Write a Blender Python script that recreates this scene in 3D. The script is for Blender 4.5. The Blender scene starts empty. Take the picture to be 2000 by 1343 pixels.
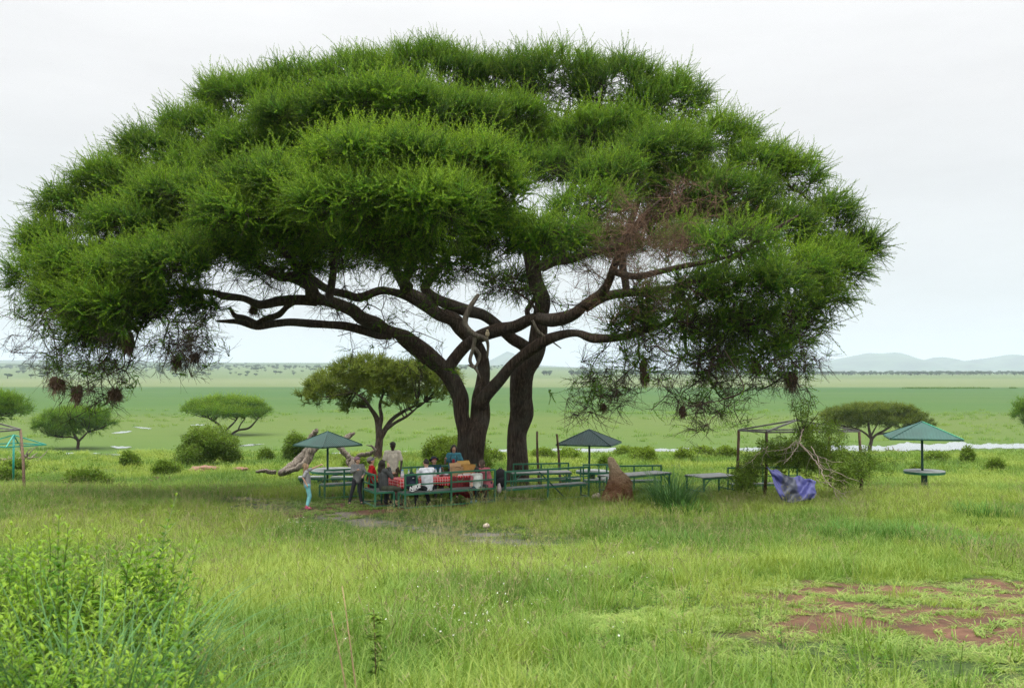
import bpy, math, random
import numpy as np
from mathutils import Vector, Matrix, Euler
random.seed(7); rng = np.random.default_rng(7)
S = bpy.context.scene; COL = S.collection
R = math.radians
# ---------------------------------------------------------------- camera
FPX = 1944.4; HOR = 724.0; CZ = 3.8
TILT = math.atan((HOR - 671.5) / FPX)
cam_d = bpy.data.cameras.new('camera'); cam = bpy.data.objects.new('camera', cam_d); COL.objects.link(cam)
cam_d.sensor_width = 36; cam_d.lens = 35; cam_d.clip_start = .1; cam_d.clip_end = 60000
cam.location = (0, 0, CZ); cam.rotation_euler = (math.pi/2 + TILT, 0, 0)
cam_d.dof.use_dof = True; cam_d.dof.focus_distance = 29; cam_d.dof.aperture_fstop = 3.2
S.camera = cam
def ray(px, py):
    x = (px - 1000) / FPX; y = (671.5 - py) / FPX
    ct, st = math.cos(TILT), math.sin(TILT)
    return x / (ct - y*st), (st + y*ct) / (ct - y*st)       # X/Y, Z/Y
def P(px, py, D):
    a, b = ray(px, py); return np.array((a*D, D, CZ + b*D))
# ---------------------------------------------------------------- world, sun
SUN_EL, SUN_AZ = 62, -35      # azimuth from +Y(view) clockwise; sun from behind-left is 180+..
w = bpy.data.worlds.new('World'); S.world = w; w.use_nodes = True
nt = w.node_tree; nt.nodes.clear(); N = nt.nodes.new; L = nt.links.new
out = N('ShaderNodeOutputWorld'); bg = N('ShaderNodeBackground'); bg.inputs[1].default_value = .1
sky = N('ShaderNodeTexSky'); sky.sky_type = 'NISHITA'; sky.sun_disc = False
sky.sun_elevation = R(SUN_EL); sky.sun_rotation = R(200)
tc = N('ShaderNodeTexCoord'); sx = N('ShaderNodeSeparateXYZ'); L(tc.outputs['Generated'], sx.inputs[0])
def wmath(op, a, b=None, c=None):
    n = N('ShaderNodeMath'); n.operation = op
    for i, v in enumerate((a, b, c)):
        if v is None: continue
        if isinstance(v, (int, float)): n.inputs[i].default_value = v
        else: L(v, n.inputs[i])
    return n.outputs[0]
zz = wmath('MAXIMUM', sx.outputs[2], 0.0)
pw = wmath('POWER', zz, 3.6)
lum = wmath('MULTIPLY_ADD', pw, 62.0, 8.8)
mp = N('ShaderNodeMapping'); mp.inputs['Scale'].default_value = (1.6, 1.6, 7); L(tc.outputs['Generated'], mp.inputs[0])
nz = N('ShaderNodeTexNoise'); nz.inputs['Scale'].default_value = 2.2; nz.inputs['Detail'].default_value = 5; nz.inputs['Roughness'].default_value = .55; L(mp.outputs[0], nz.inputs[0])
nf = wmath('MULTIPLY_ADD', nz.outputs[0], .22, .89)
lum2 = wmath('MULTIPLY', lum, nf)
cr = N('ShaderNodeValToRGB'); cr.color_ramp.elements[0].position = 0; cr.color_ramp.elements[0].color = (.93, .985, 1, 1)
cr.color_ramp.elements[1].position = .25; cr.color_ramp.elements[1].color = (1, 1, 1.0, 1); L(zz, cr.inputs[0])
vm = N('ShaderNodeVectorMath'); vm.operation = 'SCALE'; L(cr.outputs[0], vm.inputs[0]); L(lum2, vm.inputs['Scale'])
mx = N('ShaderNodeMix'); mx.data_type = 'RGBA'; mx.inputs['Factor'].default_value = .95; L(sky.outputs[0], mx.inputs['A']); L(vm.outputs[0], mx.inputs['B'])
L(mx.outputs['Result'], bg.inputs[0]); L(bg.outputs[0], out.inputs[0])
sl = bpy.data.lights.new('sun', 'SUN'); sl.energy = 1.5; sl.angle = R(20); sl.color = (1, .96, .9)
so = bpy.data.objects.new('sun', sl); COL.objects.link(so)
sd = Vector((-.35, -.55, 1.25)).normalized()    # towards the sun: high, behind the camera, from the left
so.rotation_euler = sd.to_track_quat('Z', 'Y').to_euler()
sky.sun_elevation = math.asin(sd.z); sky.sun_rotation = math.atan2(sd.x, sd.y)
vs = S.view_settings; S.display_settings.display_device = 'sRGB'
vs.view_transform = 'Standard'; vs.look = 'None'; vs.gamma = 1; vs.exposure = 0; vs.use_curve_mapping = False
c = S.cycles; c.max_bounces = 8; c.diffuse_bounces = 4; c.transmission_bounces = 5; c.transparent_max_bounces = 8; c.volume_bounces = 1; c.glossy_bounces = 2
c.sample_clamp_indirect = 6; c.use_denoising = True; c.denoising_prefilter = 'NONE'
# ---------------------------------------------------------------- noise
def _hash(ix, iy, s):
    n = (ix.astype(np.int64)*374761393 + iy.astype(np.int64)*668265263 + s*974634777) & 0xffffffff
    n = ((n ^ (n >> 13))*1274126177) & 0xffffffff
    return ((n ^ (n >> 16)) & 0xffff)/65535.0
def vnoise(x, y, s=0):
    x = np.asarray(x, float); y = np.asarray(y, float)
    ix = np.floor(x); iy = np.floor(y); fx = x-ix; fy = y-iy
    fx = fx*fx*(3-2*fx); fy = fy*fy*(3-2*fy)
    a = _hash(ix, iy, s); b = _hash(ix+1, iy, s); c_ = _hash(ix, iy+1, s); d = _hash(ix+1, iy+1, s)
    return (a*(1-fx)+b*fx)*(1-fy)+(c_*(1-fx)+d*fx)*fy
def fbm(x, y, s=0, o=4):
    t = 0; a = .5; n = 0
    for i in range(o):
        t = t + a*vnoise(np.asarray(x)*2**i, np.asarray(y)*2**i, s+i*7); n += a; a *= .5
    return t/n
def sstep(a, b, x):
    t = np.clip((np.asarray(x, float)-a)/(b-a), 0, 1); return t*t*(3-2*t)
# ---------------------------------------------------------------- terrain
_PY = [-40, 0, 5, 10, 15, 22, 28, 33, 37, 43, 52, 60, 70, 80, 95, 120, 150, 1e5]
_PZ = [1.9, 1.8, 1.5, 1.05, .58, .12, 0, -.3, -.65, -1.2, -1.55, -1.78, -2.1, -2.9, -5.2, -7.8, -8, -8]
_ty = np.arange(-40, 400, .5); _tz = np.interp(_ty, _PY, _PZ)
_k = np.hanning(13); _k /= _k.sum(); _tz = np.convolve(np.pad(_tz, 6, 'edge'), _k, 'valid')
def gz(x, y):
    x = np.asarray(x, float); y = np.asarray(y, float)
    z = np.interp(y, _ty, _tz)
    near = 1-sstep(75, 130, y)
    z = z + near*((fbm(x*.12, y*.12, 3)-.5)*.35*sstep(0, 60, y) + (fbm(x*.9, y*.9, 5, 3)-.5)*.09)
    z = z + sstep(5, 9, -x)*(1-sstep(9, 15, y))*.0
    mid = sstep(120, 160, y)*(1-sstep(600, 900, y))
    z = z + mid*(fbm(x*.06, y*.03, 9, 3)-.5)*.25
    far = sstep(1500, 5200, y)
    z = z + far*(46*(1-sstep(-800, 1400, x*5000/np.maximum(y, 1500)))+4) + far*(fbm(x*.0012, y*.0012, 11)-.5)*10
    return z
def on_ground(px, py):
    a, b = ray(px, py); Y = np.concatenate([np.arange(3, 200, .05), np.geomspace(200, 9000, 3000)])
    zr = CZ+b*Y; zg = gz(a*Y, Y); i = np.argmax(zr <= zg)
    return float(a*Y[i]), float(Y[i]), float(zg[i])
def G(x, y): return float(gz(x, y))
# ---------------------------------------------------------------- materials
def newmat(name):
    m = bpy.data.materials.new(name); m.use_nodes = True; t = m.node_tree; t.nodes.clear()
    o = t.nodes.new('ShaderNodeOutputMaterial'); return m, t, o
class NT:
    def __init__(s, t): s.t = t
    def n(s, typ, **kw):
        n = s.t.nodes.new(typ)
        for k, v in kw.items():
            if k[0] == '_': setattr(n, k[1:], v)
            else:
                n.inputs[k.replace('__', ' ')].default_value = v
        return n
    def l(s, a, b): s.t.links.new(a, b)
    def math(s, op, a, b=None, c=None):
        n = s.t.nodes.new('ShaderNodeMath'); n.operation = op
        for i, v in enumerate((a, b, c)):
            if v is None: continue
            if isinstance(v, (int, float)): n.inputs[i].default_value = v
            else: s.l(v, n.inputs[i])
        return n.outputs[0]
    def mix(s, f, a, b, blend='MIX'):
        n = s.t.nodes.new('ShaderNodeMix'); n.data_type = 'RGBA'; n.blend_type = blend
        for k, v in (('Factor', f), ('A', a), ('B', b)):
            if isinstance(v, (int, float)): n.inputs[k].default_value = v
            elif isinstance(v, tuple): n.inputs[k].default_value = (*v[:3], 1)
            else: s.l(v, n.inputs[k])
        return n.outputs['Result']
    def ramp(s, f, stops):
        n = s.t.nodes.new('ShaderNodeValToRGB'); e = n.color_ramp.elements
        while len(e) < len(stops): e.new(.5)
        for i, (p, cc) in enumerate(stops):
            e[i].position = p; e[i].color = (*cc, 1)
        s.l(f, n.inputs[0]); return n.outputs[0]
    def noise(s, scale, detail=4, rough=.6, vec=None, sc=None, obj=False):
        tc = s.t.nodes.new('ShaderNodeTexCoord'); v = tc.outputs['Object']
        if vec is not None: v = vec
        if sc is not None:
            m = s.t.nodes.new('ShaderNodeMapping'); m.inputs['Scale'].default_value = sc; s.l(v, m.inputs[0]); v = m.outputs[0]
        n = s.t.nodes.new('ShaderNodeTexNoise'); n.inputs['Scale'].default_value = scale; n.inputs['Detail'].default_value = detail; n.inputs['Roughness'].default_value = rough
        s.l(v, n.inputs[0]); return n.outputs[0]
def simple(name, col, rough=.6, var=.15, scale=8, bump=0, bscale=40, metal=0, col2=None, spec=.5, sc=None):
    m, t, o = newmat(name); q = NT(t); b = q.n('ShaderNodeBsdfPrincipled', Roughness=rough, Metallic=metal)
    b.inputs['Specular IOR Level'].default_value = spec
    f = q.noise(scale, 5, .65, sc=sc)
    c2 = col2 if col2 else tuple(max(0, x*(1-var*2)) for x in col)
    c1 = tuple(min(1, x*(1+var)) for x in col) if not col2 else col
    cc = q.ramp(f, [(.35, c1), (.68, c2)])
    q.l(cc, b.inputs['Base Color'])
    if bump:
        bn = q.noise(bscale, 4, .6, sc=sc); bp = q.n('ShaderNodeBump', Strength=bump, Distance=.02); q.l(bn, bp.inputs['Height']); q.l(bp.outputs[0], b.inputs['Normal'])
    q.l(b.outputs[0], o.inputs[0]); return m
def leafmat(name, ca, cb, cc_, transl=.35, rough=.6, spec=.25, base=None):
    """leaf colour varies by the instance's tint value ca -> cb -> cc_"""
    m, t, o = newmat(name); q = NT(t)
    at = q.n('ShaderNodeAttribute', _attribute_type='INSTANCER', _attribute_name='tint')
    wn = q.n('ShaderNodeAttribute', _attribute_type='GEOMETRY', _attribute_name='shade')
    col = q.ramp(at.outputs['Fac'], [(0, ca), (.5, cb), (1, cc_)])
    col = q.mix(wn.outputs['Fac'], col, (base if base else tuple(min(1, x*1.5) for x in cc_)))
    b = q.n('ShaderNodeBsdfPrincipled', Roughness=rough); b.inputs['Specular IOR Level'].default_value = spec*.4
    q.l(col, b.inputs['Base Color'])
    tr = q.n('ShaderNodeBsdfTranslucent'); c2 = q.mix(1.0, col, (1.0, 1.0, .55), 'MULTIPLY'); q.l(c2, tr.inputs[0])
    ms = q.n('ShaderNodeMixShader', Fac=transl); q.l(b.outputs[0], ms.inputs[1]); q.l(tr.outputs[0], ms.inputs[2])
    q.l(ms.outputs[0], o.inputs[0]); return m
# ---------------------------------------------------------------- mesh builder
class MB:
    def __init__(s): s.v = []; s.f = []; s.m = []; s.sh = []; s.n = 0
    def add(s, v, f, mi=0, shade=0.0):
        v = np.asarray(v, float).reshape(-1, 3); s.v.append(v); s.f += [tuple(int(i)+s.n for i in q) for q in f]
        s.m += [mi]*len(f); s.sh.append(np.full(len(v), shade)); s.n += len(v)
    def box(s, c, d, rot=None, mi=0, taper=1.0):
        d = np.asarray(d)/2; v = np.array([(x*(taper if z > 0 else 1), y*(taper if z > 0 else 1), z) for z in (-1, 1) for y in (-1, 1) for x in (-1, 1)], float)*d
        if rot is not None: v = v @ np.array(Euler(rot).to_matrix()).T
        s.add(v+np.asarray(c, float), [(0, 2, 3, 1), (4, 5, 7, 6), (0, 1, 5, 4), (2, 6, 7, 3), (0, 4, 6, 2), (1, 3, 7, 5)], mi)
    def bar(s, a, b, w=.04, h=None, mi=0, up=(0, 0, 1)):
        a = np.asarray(a, float); b = np.asarray(b, float); h = h or w; d = b-a; L_ = np.linalg.norm(d)
        if L_ < 1e-6: return
        d /= L_; u = np.asarray(up, float)
        if abs(d @ u) > .98: u = np.array((1., 0, 0))
        x = np.cross(d, u); x /= np.linalg.norm(x); y = np.cross(x, d)
        v = [p+x*i*w/2+y*j*h/2 for p in (a, b) for j in (-1, 1) for i in (-1, 1)]
        s.add(v, [(0, 1, 3, 2), (4, 6, 7, 5), (0, 4, 5, 1), (2, 3, 7, 6), (0, 2, 6, 4), (1, 5, 7, 3)], mi)
    def tube(s, pts, rad, sides=8, mi=0, cap=True, flute=0, seed=0, squash=1, shade=0.0):
        pts = np.asarray(pts, float); n = len(pts); rad = np.broadcast_to(np.asarray(rad, float), (n,))
        t = np.gradient(pts, axis=0) if n > 1 else np.array([[0, 0, 1.]]); t /= np.linalg.norm(t, axis=1)[:, None]+1e-9
        ref = np.array((0, 0, 1.)) if abs(t[0][2]) < .9 else np.array((1., 0, 0))
        x = np.cross(ref, t[0]); x /= np.linalg.norm(x); V = []
        ang = np.arange(sides)*2*math.pi/sides
        for i in range(n):
            x = x-(x@t[i])*t[i]; x /= np.linalg.norm(x)+1e-9; y = np.cross(t[i], x)
            r = rad[i]*np.ones(sides)
            if flute: r = r*(1+flute*(vnoise(ang*2.2+seed*9.1, np.full(sides, i*.10), seed)-.5)*2+flute*.5*(vnoise(np.arange(sides)*.9+seed, np.full(sides, i*.07), seed+3)-.5)*2)
            V.append(pts[i]+np.cos(ang)[:, None]*x*r[:, None]+np.sin(ang)[:, None]*y*r[:, None]*squash)
        F = [(i*sides+j, i*sides+(j+1) % sides, (i+1)*sides+(j+1) % sides, (i+1)*sides+j) for i in range(n-1) for j in range(sides)]
        if cap: F += [tuple(range(sides))[::-1], tuple((n-1)*sides+j for j in range(sides))]
        s.add(np.concatenate(V), F, mi, shade)
    def ell(s, c, r, seg=12, rings=8, mi=0, rot=None, noise=0, seed=0, z0=-1, z1=1):
        V = []; 
        for i in range(rings+1):
            ph = math.asin(z0)+(math.asin(z1)-math.asin(z0))*i/rings
            for j in range(seg):
                th = 2*math.pi*j/seg; V.append((math.cos(ph)*math.cos(th), math.cos(ph)*math.sin(th), math.sin(ph)))
        V = np.array(V)
        if noise: V = V*(1+noise*(vnoise(V[:, 0]*2.5+seed, V[:, 1]*2.5+V[:, 2]*3.1, seed)-.5)*2)[:, None]
        V = V*np.asarray(r)
        if rot is not None: V = V @ np.array(Euler(rot).to_matrix()).T
        F = [(i*seg+j, i*seg+(j+1) % seg, (i+1)*seg+(j+1) % seg, (i+1)*seg+j) for i in range(rings) for j in range(seg)]
        s.add(V+np.asarray(c, float), F, mi)
    def mesh(s, name, mats, smooth=False):
        me = bpy.data.meshes.new(name); v = np.concatenate(s.v) if s.v else np.zeros((0, 3))
        me.from_pydata(v.tolist(), [], s.f)
        for m in (mats if isinstance(mats, (list, tuple)) else [mats]): me.materials.append(m)
        if max(s.m, default=0): me.polygons.foreach_set('material_index', s.m)
        if smooth: me.polygons.foreach_set('use_smooth', [True]*len(s.f))
        sh = np.concatenate(s.sh)
        if sh.any():
            a = me.attributes.new('shade', 'FLOAT', 'POINT'); a.data.foreach_set('value', sh.astype(np.float32))
        me.update(); return me
    def build(s, name, mats, parent=None, smooth=False, **kw):
        o = bpy.data.objects.new(name, s.mesh(name, mats, smooth)); COL.objects.link(o); o.parent = parent
        for k, v in kw.items(): o[k] = v
        return o
def tag(o, label=None, cat=None, group=None, kind=None):
    if label: o['label'] = label
    if cat: o['category'] = cat
    if group: o['group'] = group
    if kind: o['kind'] = kind
    return o
def thing(name, label, cat, loc=(0, 0, 0), rz=0, group=None):
    o = bpy.data.objects.new(name, None); COL.objects.link(o); o.location = loc; o.rotation_euler = (0, 0, rz); o.empty_display_size = .1
    return tag(o, label, cat, group)
def copy_tree(o, parent=None):
    c_ = o.copy(); COL.objects.link(c_); c_.parent = parent
    for ch in [x for x in list(o.children)]: copy_tree(ch, c_)
    return c_
# ---------------------------------------------------------------- instancing (leaves, grass blades)
def eul_from_dir(d, spin):
    """rotation whose local Z points along d, spun about it; returns XYZ eulers, vectorised"""
    d = d/np.linalg.norm(d, axis=1)[:, None]
    ref = np.where(np.abs(d[:, 2:3]) < .95, np.array([[0, 0, 1.]]), np.array([[1., 0, 0]]))
    x = np.cross(ref, d); x /= np.linalg.norm(x, axis=1)[:, None]; y = np.cross(d, x)
    cs, sn = np.cos(spin)[:, None], np.sin(spin)[:, None]
    X = x*cs+y*sn; Y = np.cross(d, X)
    # matrix columns X,Y,d
    ey = -np.arcsin(np.clip(X[:, 2], -1, 1)); ex = np.arctan2(Y[:, 2], d[:, 2]); ez = np.arctan2(X[:, 1], X[:, 0])
    return np.stack([ex, ey, ez], 1)
_inst = {}
def protos(key, meshes):
    cc = bpy.data.collections.new(key)
    for i, me in enumerate(meshes):
        o = bpy.data.objects.new('%s_%02d' % (key, i), me); cc.objects.link(o)
    ng = bpy.data.node_groups.new(key, 'GeometryNodeTree')
    ng.interface.new_socket('Geometry', in_out='INPUT', socket_type='NodeSocketGeometry')
    ng.interface.new_socket('Geometry', in_out='OUTPUT', socket_type='NodeSocketGeometry')
    n = ng.nodes.new; l = ng.links.new
    gi = n('NodeGroupInput'); go = n('NodeGroupOutput'); iop = n('GeometryNodeInstanceOnPoints'); ci = n('GeometryNodeCollectionInfo')
    ci.inputs['Collection'].default_value = cc; ci.inputs['Separate Children'].default_value = True; ci.inputs['Reset Children'].default_value = True
    def na(nm, ty):
        a = n('GeometryNodeInputNamedAttribute'); a.data_type = ty; a.inputs['Name'].default_value = nm; return a.outputs['Attribute']
    e2r = n('FunctionNodeEulerToRotation'); l(na('rot', 'FLOAT_VECTOR'), e2r.inputs[0])
    l(gi.outputs[0], iop.inputs['Points']); l(ci.outputs[0], iop.inputs['Instance']); iop.inputs['Pick Instance'].default_value = True
    l(na('idx', 'INT'), iop.inputs['Instance Index']); l(e2r.outputs[0], iop.inputs['Rotation']); l(na('scl', 'FLOAT_VECTOR'), iop.inputs['Scale'])
    l(iop.outputs[0], go.inputs[0]); _inst[key] = ng
    return ng
def scatter(name, key, nvar, pts, rot, scl, tint, parent=None, kind='stuff', **kw):
    n = len(pts); me = bpy.data.meshes.new(name); pts = np.asarray(pts); me.vertices.add(n)
    me.vertices.foreach_set('co', np.asarray(pts, np.float32).ravel())
    def at(nm, ty, arr, f='value'):
        a = me.attributes.new(nm, ty, 'POINT'); a.data.foreach_set(f, np.asarray(arr).ravel())
    at('rot', 'FLOAT_VECTOR', np.asarray(rot, np.float32), 'vector')
    s_ = np.asarray(scl, np.float32); s_ = np.repeat(s_[:, None], 3, 1) if s_.ndim == 1 else s_
    at('scl', 'FLOAT_VECTOR', s_, 'vector'); at('tint', 'FLOAT', np.asarray(tint, np.float32))
    at('idx', 'INT', rng.integers(0, nvar, n).astype(np.int32)); me.update()
    o = bpy.data.objects.new(name, me); COL.objects.link(o); o.parent = parent
    md = o.modifiers.new('scatter', 'NODES'); md.node_group = _inst[key]
    if kind: o['kind'] = kind
    for k, v in kw.items(): o[k] = v
    return o
# ================================================================ ground
def seg_dist(x, y, pl):
    d = np.full(np.shape(x), 1e9)
    for (ax, ay), (bx, by) in zip(pl[:-1], pl[1:]):
        vx, vy = bx-ax, by-ay; t = np.clip(((x-ax)*vx+(y-ay)*vy)/(vx*vx+vy*vy), 0, 1)
        d = np.minimum(d, np.hypot(x-ax-t*vx, y-ay-t*vy))
    return d
PATH = [on_ground(a, b)[:2] for a, b in ((330, 962), (420, 968), (500, 975), (600, 1000), (700, 1014), (800, 1028), (920, 1046), (1040, 1064))]
PATCH = on_ground(1960, 1215)
def soil_right(x, y):
    n = fbm(x*.55, y*.9, 21, 5)
    e = np.hypot((x-PATCH[0]-.9)/3.9, (y-PATCH[1])/4.4)
    return sstep(.47, .54, n + .20*(1-e)) * (1-sstep(.85, 1.2, e+.25*(fbm(x, y, 4)-.5)))
def soil_table(x, y):
    n = (fbm(x*.8, y*.8, 31)-.5)*1.5; fr = 25.9+.68*np.maximum(x+4.2, -.6)
    return sstep(0, .5, y-fr+n)*(1-sstep(0, .8, y-31.3+n))*sstep(0, 1, x+6.6+n)*(1-sstep(0, 1, x-2.9+n))
def soil_path(x, y):
    d = seg_dist(x, y, PATH); return (1-sstep(.25, .75, d+1.5*(fbm(x*1.1, y*1.1, 33)-.5)))*(1-.85*sstep(.42, .56, fbm(x*1.6+3, y*1.6, 35)))
def soil(x, y): return np.maximum(np.maximum(soil_right(x, y), soil_table(x, y)), soil_path(x, y))

ys = np.concatenate([np.arange(-12, 75, .33), np.geomspace(75, 13000, 190)[0:]])
nx = 281; us = np.linspace(-1, 1, nx); us = np.sign(us)*np.abs(us)**1.25
W = 26+.78*np.maximum(ys, 0)
XX = us[None, :]*W[:, None]; YY = np.repeat(ys[:, None], nx, 1); ZZ = gz(XX, YY)
# river and pools cut into the plain: handled by the water sheets lying on top
me = bpy.data.meshes.new('ground'); v = np.stack([XX, YY, ZZ], -1).reshape(-1, 3)
ny = len(ys); ii = (np.arange(ny-1)[:, None]*nx+np.arange(nx-1)[None, :]).ravel()
me.from_pydata(v.tolist(), [], np.stack([ii, ii+1, ii+nx+1, ii+nx], 1).tolist())
me.polygons.foreach_set('use_smooth', [True]*len(me.polygons))
a = me.attributes.new('soil', 'FLOAT', 'POINT'); a.data.foreach_set('value', np.maximum(soil_right(XX, YY), soil_table(XX, YY)).ravel().astype(np.float32))
a = me.attributes.new('gravel', 'FLOAT', 'POINT'); a.data.foreach_set('value', soil_path(XX, YY).ravel().astype(np.float32))
m, t, o_ = newmat('ground'); q = NT(t)
geo = q.n('ShaderNodeNewGeometry'); sp = q.n('ShaderNodeSeparateXYZ'); q.l(geo.outputs['Position'], sp.inputs[0])
dist = sp.outputs[1]
n1 = q.noise(.35, 6, .65, vec=geo.outputs['Position']); n2 = q.noise(6, 5, .7, vec=geo.outputs['Position'])
near = q.ramp(n2, [(.3, (.018, .032, .008)), (.55, (.045, .075, .018)), (.75, (.09, .11, .035))])
# far plain: bands stretched across the view
ns = q.noise(1, 6, .62, vec=geo.outputs['Position'], sc=(.006, .022, .01)); ns2 = q.noise(1, 5, .65, vec=geo.outputs['Position'], sc=(.0012, .007, .01))
ns3 = q.noise(1, 6, .7, vec=geo.outputs['Position'], sc=(.05, .22, .2))
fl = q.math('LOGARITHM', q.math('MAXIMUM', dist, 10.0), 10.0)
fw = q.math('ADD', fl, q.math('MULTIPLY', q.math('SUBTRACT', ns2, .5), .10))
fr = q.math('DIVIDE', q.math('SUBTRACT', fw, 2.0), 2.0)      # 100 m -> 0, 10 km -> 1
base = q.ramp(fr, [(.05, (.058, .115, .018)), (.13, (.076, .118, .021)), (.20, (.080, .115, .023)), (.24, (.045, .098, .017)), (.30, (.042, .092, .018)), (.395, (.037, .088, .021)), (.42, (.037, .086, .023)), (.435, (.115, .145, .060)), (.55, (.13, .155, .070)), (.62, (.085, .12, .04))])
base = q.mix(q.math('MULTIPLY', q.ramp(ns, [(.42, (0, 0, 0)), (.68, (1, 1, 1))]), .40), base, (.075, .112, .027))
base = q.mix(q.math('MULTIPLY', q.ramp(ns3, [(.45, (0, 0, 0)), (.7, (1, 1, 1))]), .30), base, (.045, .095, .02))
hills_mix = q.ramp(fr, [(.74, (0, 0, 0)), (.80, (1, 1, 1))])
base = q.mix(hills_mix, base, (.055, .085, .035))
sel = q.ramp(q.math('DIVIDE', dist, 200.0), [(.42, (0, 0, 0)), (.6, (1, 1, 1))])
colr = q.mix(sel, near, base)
sa = q.n('ShaderNodeAttribute', _attribute_name='soil'); ga = q.n('ShaderNodeAttribute', _attribute_name='gravel')
n4 = q.noise(2.2, 6, .7, vec=geo.outputs['Position']); n5 = q.noise(55, 3, .7, vec=geo.outputs['Position'])
soilc = q.ramp(n4, [(.3, (.060, .036, .025)), (.5, (.105, .055, .034)), (.7, (.165, .088, .055))])
gravc = q.ramp(n5, [(.35, (.07, .062, .055)), (.65, (.22, .20, .18))])
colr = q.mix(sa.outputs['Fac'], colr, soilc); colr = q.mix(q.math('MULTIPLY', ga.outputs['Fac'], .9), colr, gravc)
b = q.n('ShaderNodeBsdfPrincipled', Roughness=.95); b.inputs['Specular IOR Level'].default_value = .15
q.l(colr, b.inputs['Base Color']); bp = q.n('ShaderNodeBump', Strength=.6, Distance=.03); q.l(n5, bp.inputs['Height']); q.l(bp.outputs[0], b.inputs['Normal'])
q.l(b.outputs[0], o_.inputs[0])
me.materials.append(m); go = bpy.data.objects.new('ground', me); COL.objects.link(go); go['kind'] = 'structure'
# ---------------------------------------------------------------- hills and mountains
def ridge(name, prof, D0, depth, col, seed):
    """prof: (px, py) crest line; the range is D0 away and rises over a real depth"""
    xs = np.linspace(prof[0][0], prof[-1][0], 160); cy = np.interp(xs, [p[0] for p in prof], [p[1] for p in prof])
    rows = 26; V = []
    for r in range(rows):
        t_ = r/(rows-1); D = D0+depth*(t_-.5); k = math.sin(math.pi*t_)**1.2
        for x, y in zip(xs, cy):
            X = ray(x, HOR)[0]*D0*(1+.05*(t_-.5)); hz = (HOR-y)/FPX*D0+12
            nn = (vnoise(X*.002, D*.0022, seed)-.5)*.35+(vnoise(X*.006, D*.006, seed+1)-.5)*.18
            hh = hz*k*(1+(nn*(1-k)*2.2))+(vnoise(X*.01, D*.01, seed+4)-.5)*.03*hz*k
            V.append((X, D, -9+max(0, hh)))
    n_ = len(xs); mb = MB(); mb.add(V, [(r*n_+i, r*n_+i+1, (r+1)*n_+i+1, (r+1)*n_+i) for r in range(rows-1) for i in range(n_-1)])
    o = mb.build(name, col, smooth=True); o['kind'] = 'structure'; return o
hillm = simple('hillside', (.05, .075, .035), .95, .35, .004)
ridge('mountains', [(1180, 723), (1400, 722), (1520, 716), (1600, 708), (1660, 697), (1700, 689), (1722, 690), (1745, 688), (1765, 696), (1785, 706), (1800, 707), (1835, 697), (1850, 700), (1870, 706), (1910, 702), (1945, 697), (1975, 692), (2005, 700), (2060, 708), (2200, 722)], 9500, 2600, hillm, 3)
ridge('mountains', [(880, 723), (940, 712), (975, 694), (990, 686), (1003, 690), (1025, 706), (1060, 713), (1110, 716), (1200, 719), (1300, 722)], 9800, 2200, hillm, 8)
ridge('hills', [(-300, 698), (0, 703), (200, 704), (400, 708), (640, 713), (800, 719), (900, 723)], 7600, 2600, hillm, 5)
# ---------------------------------------------------------------- water
m, t, o_ = newmat('water'); q = NT(t); b = q.n('ShaderNodeBsdfPrincipled', Roughness=.06); b.inputs['Base Color'].default_value = (.10, .10, .08, 1); b.inputs['IOR'].default_value = 1.33
b.inputs['Specular IOR Level'].default_value = .5
wn_ = q.noise(1.2, 4, .6, sc=(1, .5, 1)); bp = q.n('ShaderNodeBump', Strength=.12, Distance=.05); q.l(wn_, bp.inputs['Height']); q.l(bp.outputs[0], b.inputs['Normal'])
gl = q.n('ShaderNodeBsdfGlossy', Roughness=.08); gl.inputs[0].default_value = (.95, .95, .95, 1); ms = q.n('ShaderNodeMixShader', Fac=.55)
q.l(b.outputs[0], ms.inputs[1]); q.l(gl.outputs[0], ms.inputs[2]); q.l(ms.outputs[0], o_.inputs[0]); WATER = m
POOLS = []
def pool(name, top, bot):
    """top, bot: far and near shore in picture points, dropped onto the plain"""
    def gp(x, y): X, Y, Z = on_ground(x, y); return X, Y
    x0, x1 = top[0][0], top[-1][0]; n_ = max(12, int((x1-x0)/4)); xs = np.linspace(x0, x1, n_); V = []
    ty = np.interp(xs, *zip(*top)); by = np.interp(xs, *zip(*bot)); zs = []
    rows = []; POOLS.append((xs, ty, by))
    for k in range(5):
        row = []
        for i, x in enumerate(xs):
            mid_ = (ty[i]+by[i])/2;  y = ty[i]*(1-k/4)+by[i]*k/4
            pinch = min(1, (i+.02)/2, (n_-1-i+.02)/2)*(.72 if name == 'pool_water' else 1)*(1-.35*vnoise(x*.2, 4.)); y = mid_+(y-mid_)*pinch
            if k in (0, 4): y += (vnoise(x*.13, k*9.)-.5)*min(2.0, abs(by[i]-ty[i])*.5)
            row.append(gp(x, y))
        rows.append(row)
    fl_ = [p for r_ in rows for p in r_]; zmax = max(gz(*p) for p in fl_)+.03
    mb = MB(); mb.add([(p[0], p[1], float(gz(*p))+.05) for p in fl_], [(k*n_+i, (k+1)*n_+i, (k+1)*n_+i+1, k*n_+i+1) for k in range(4) for i in range(n_-1)])
    o = mb.build(name, WATER, smooth=True); o['kind'] = 'structure'
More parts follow.
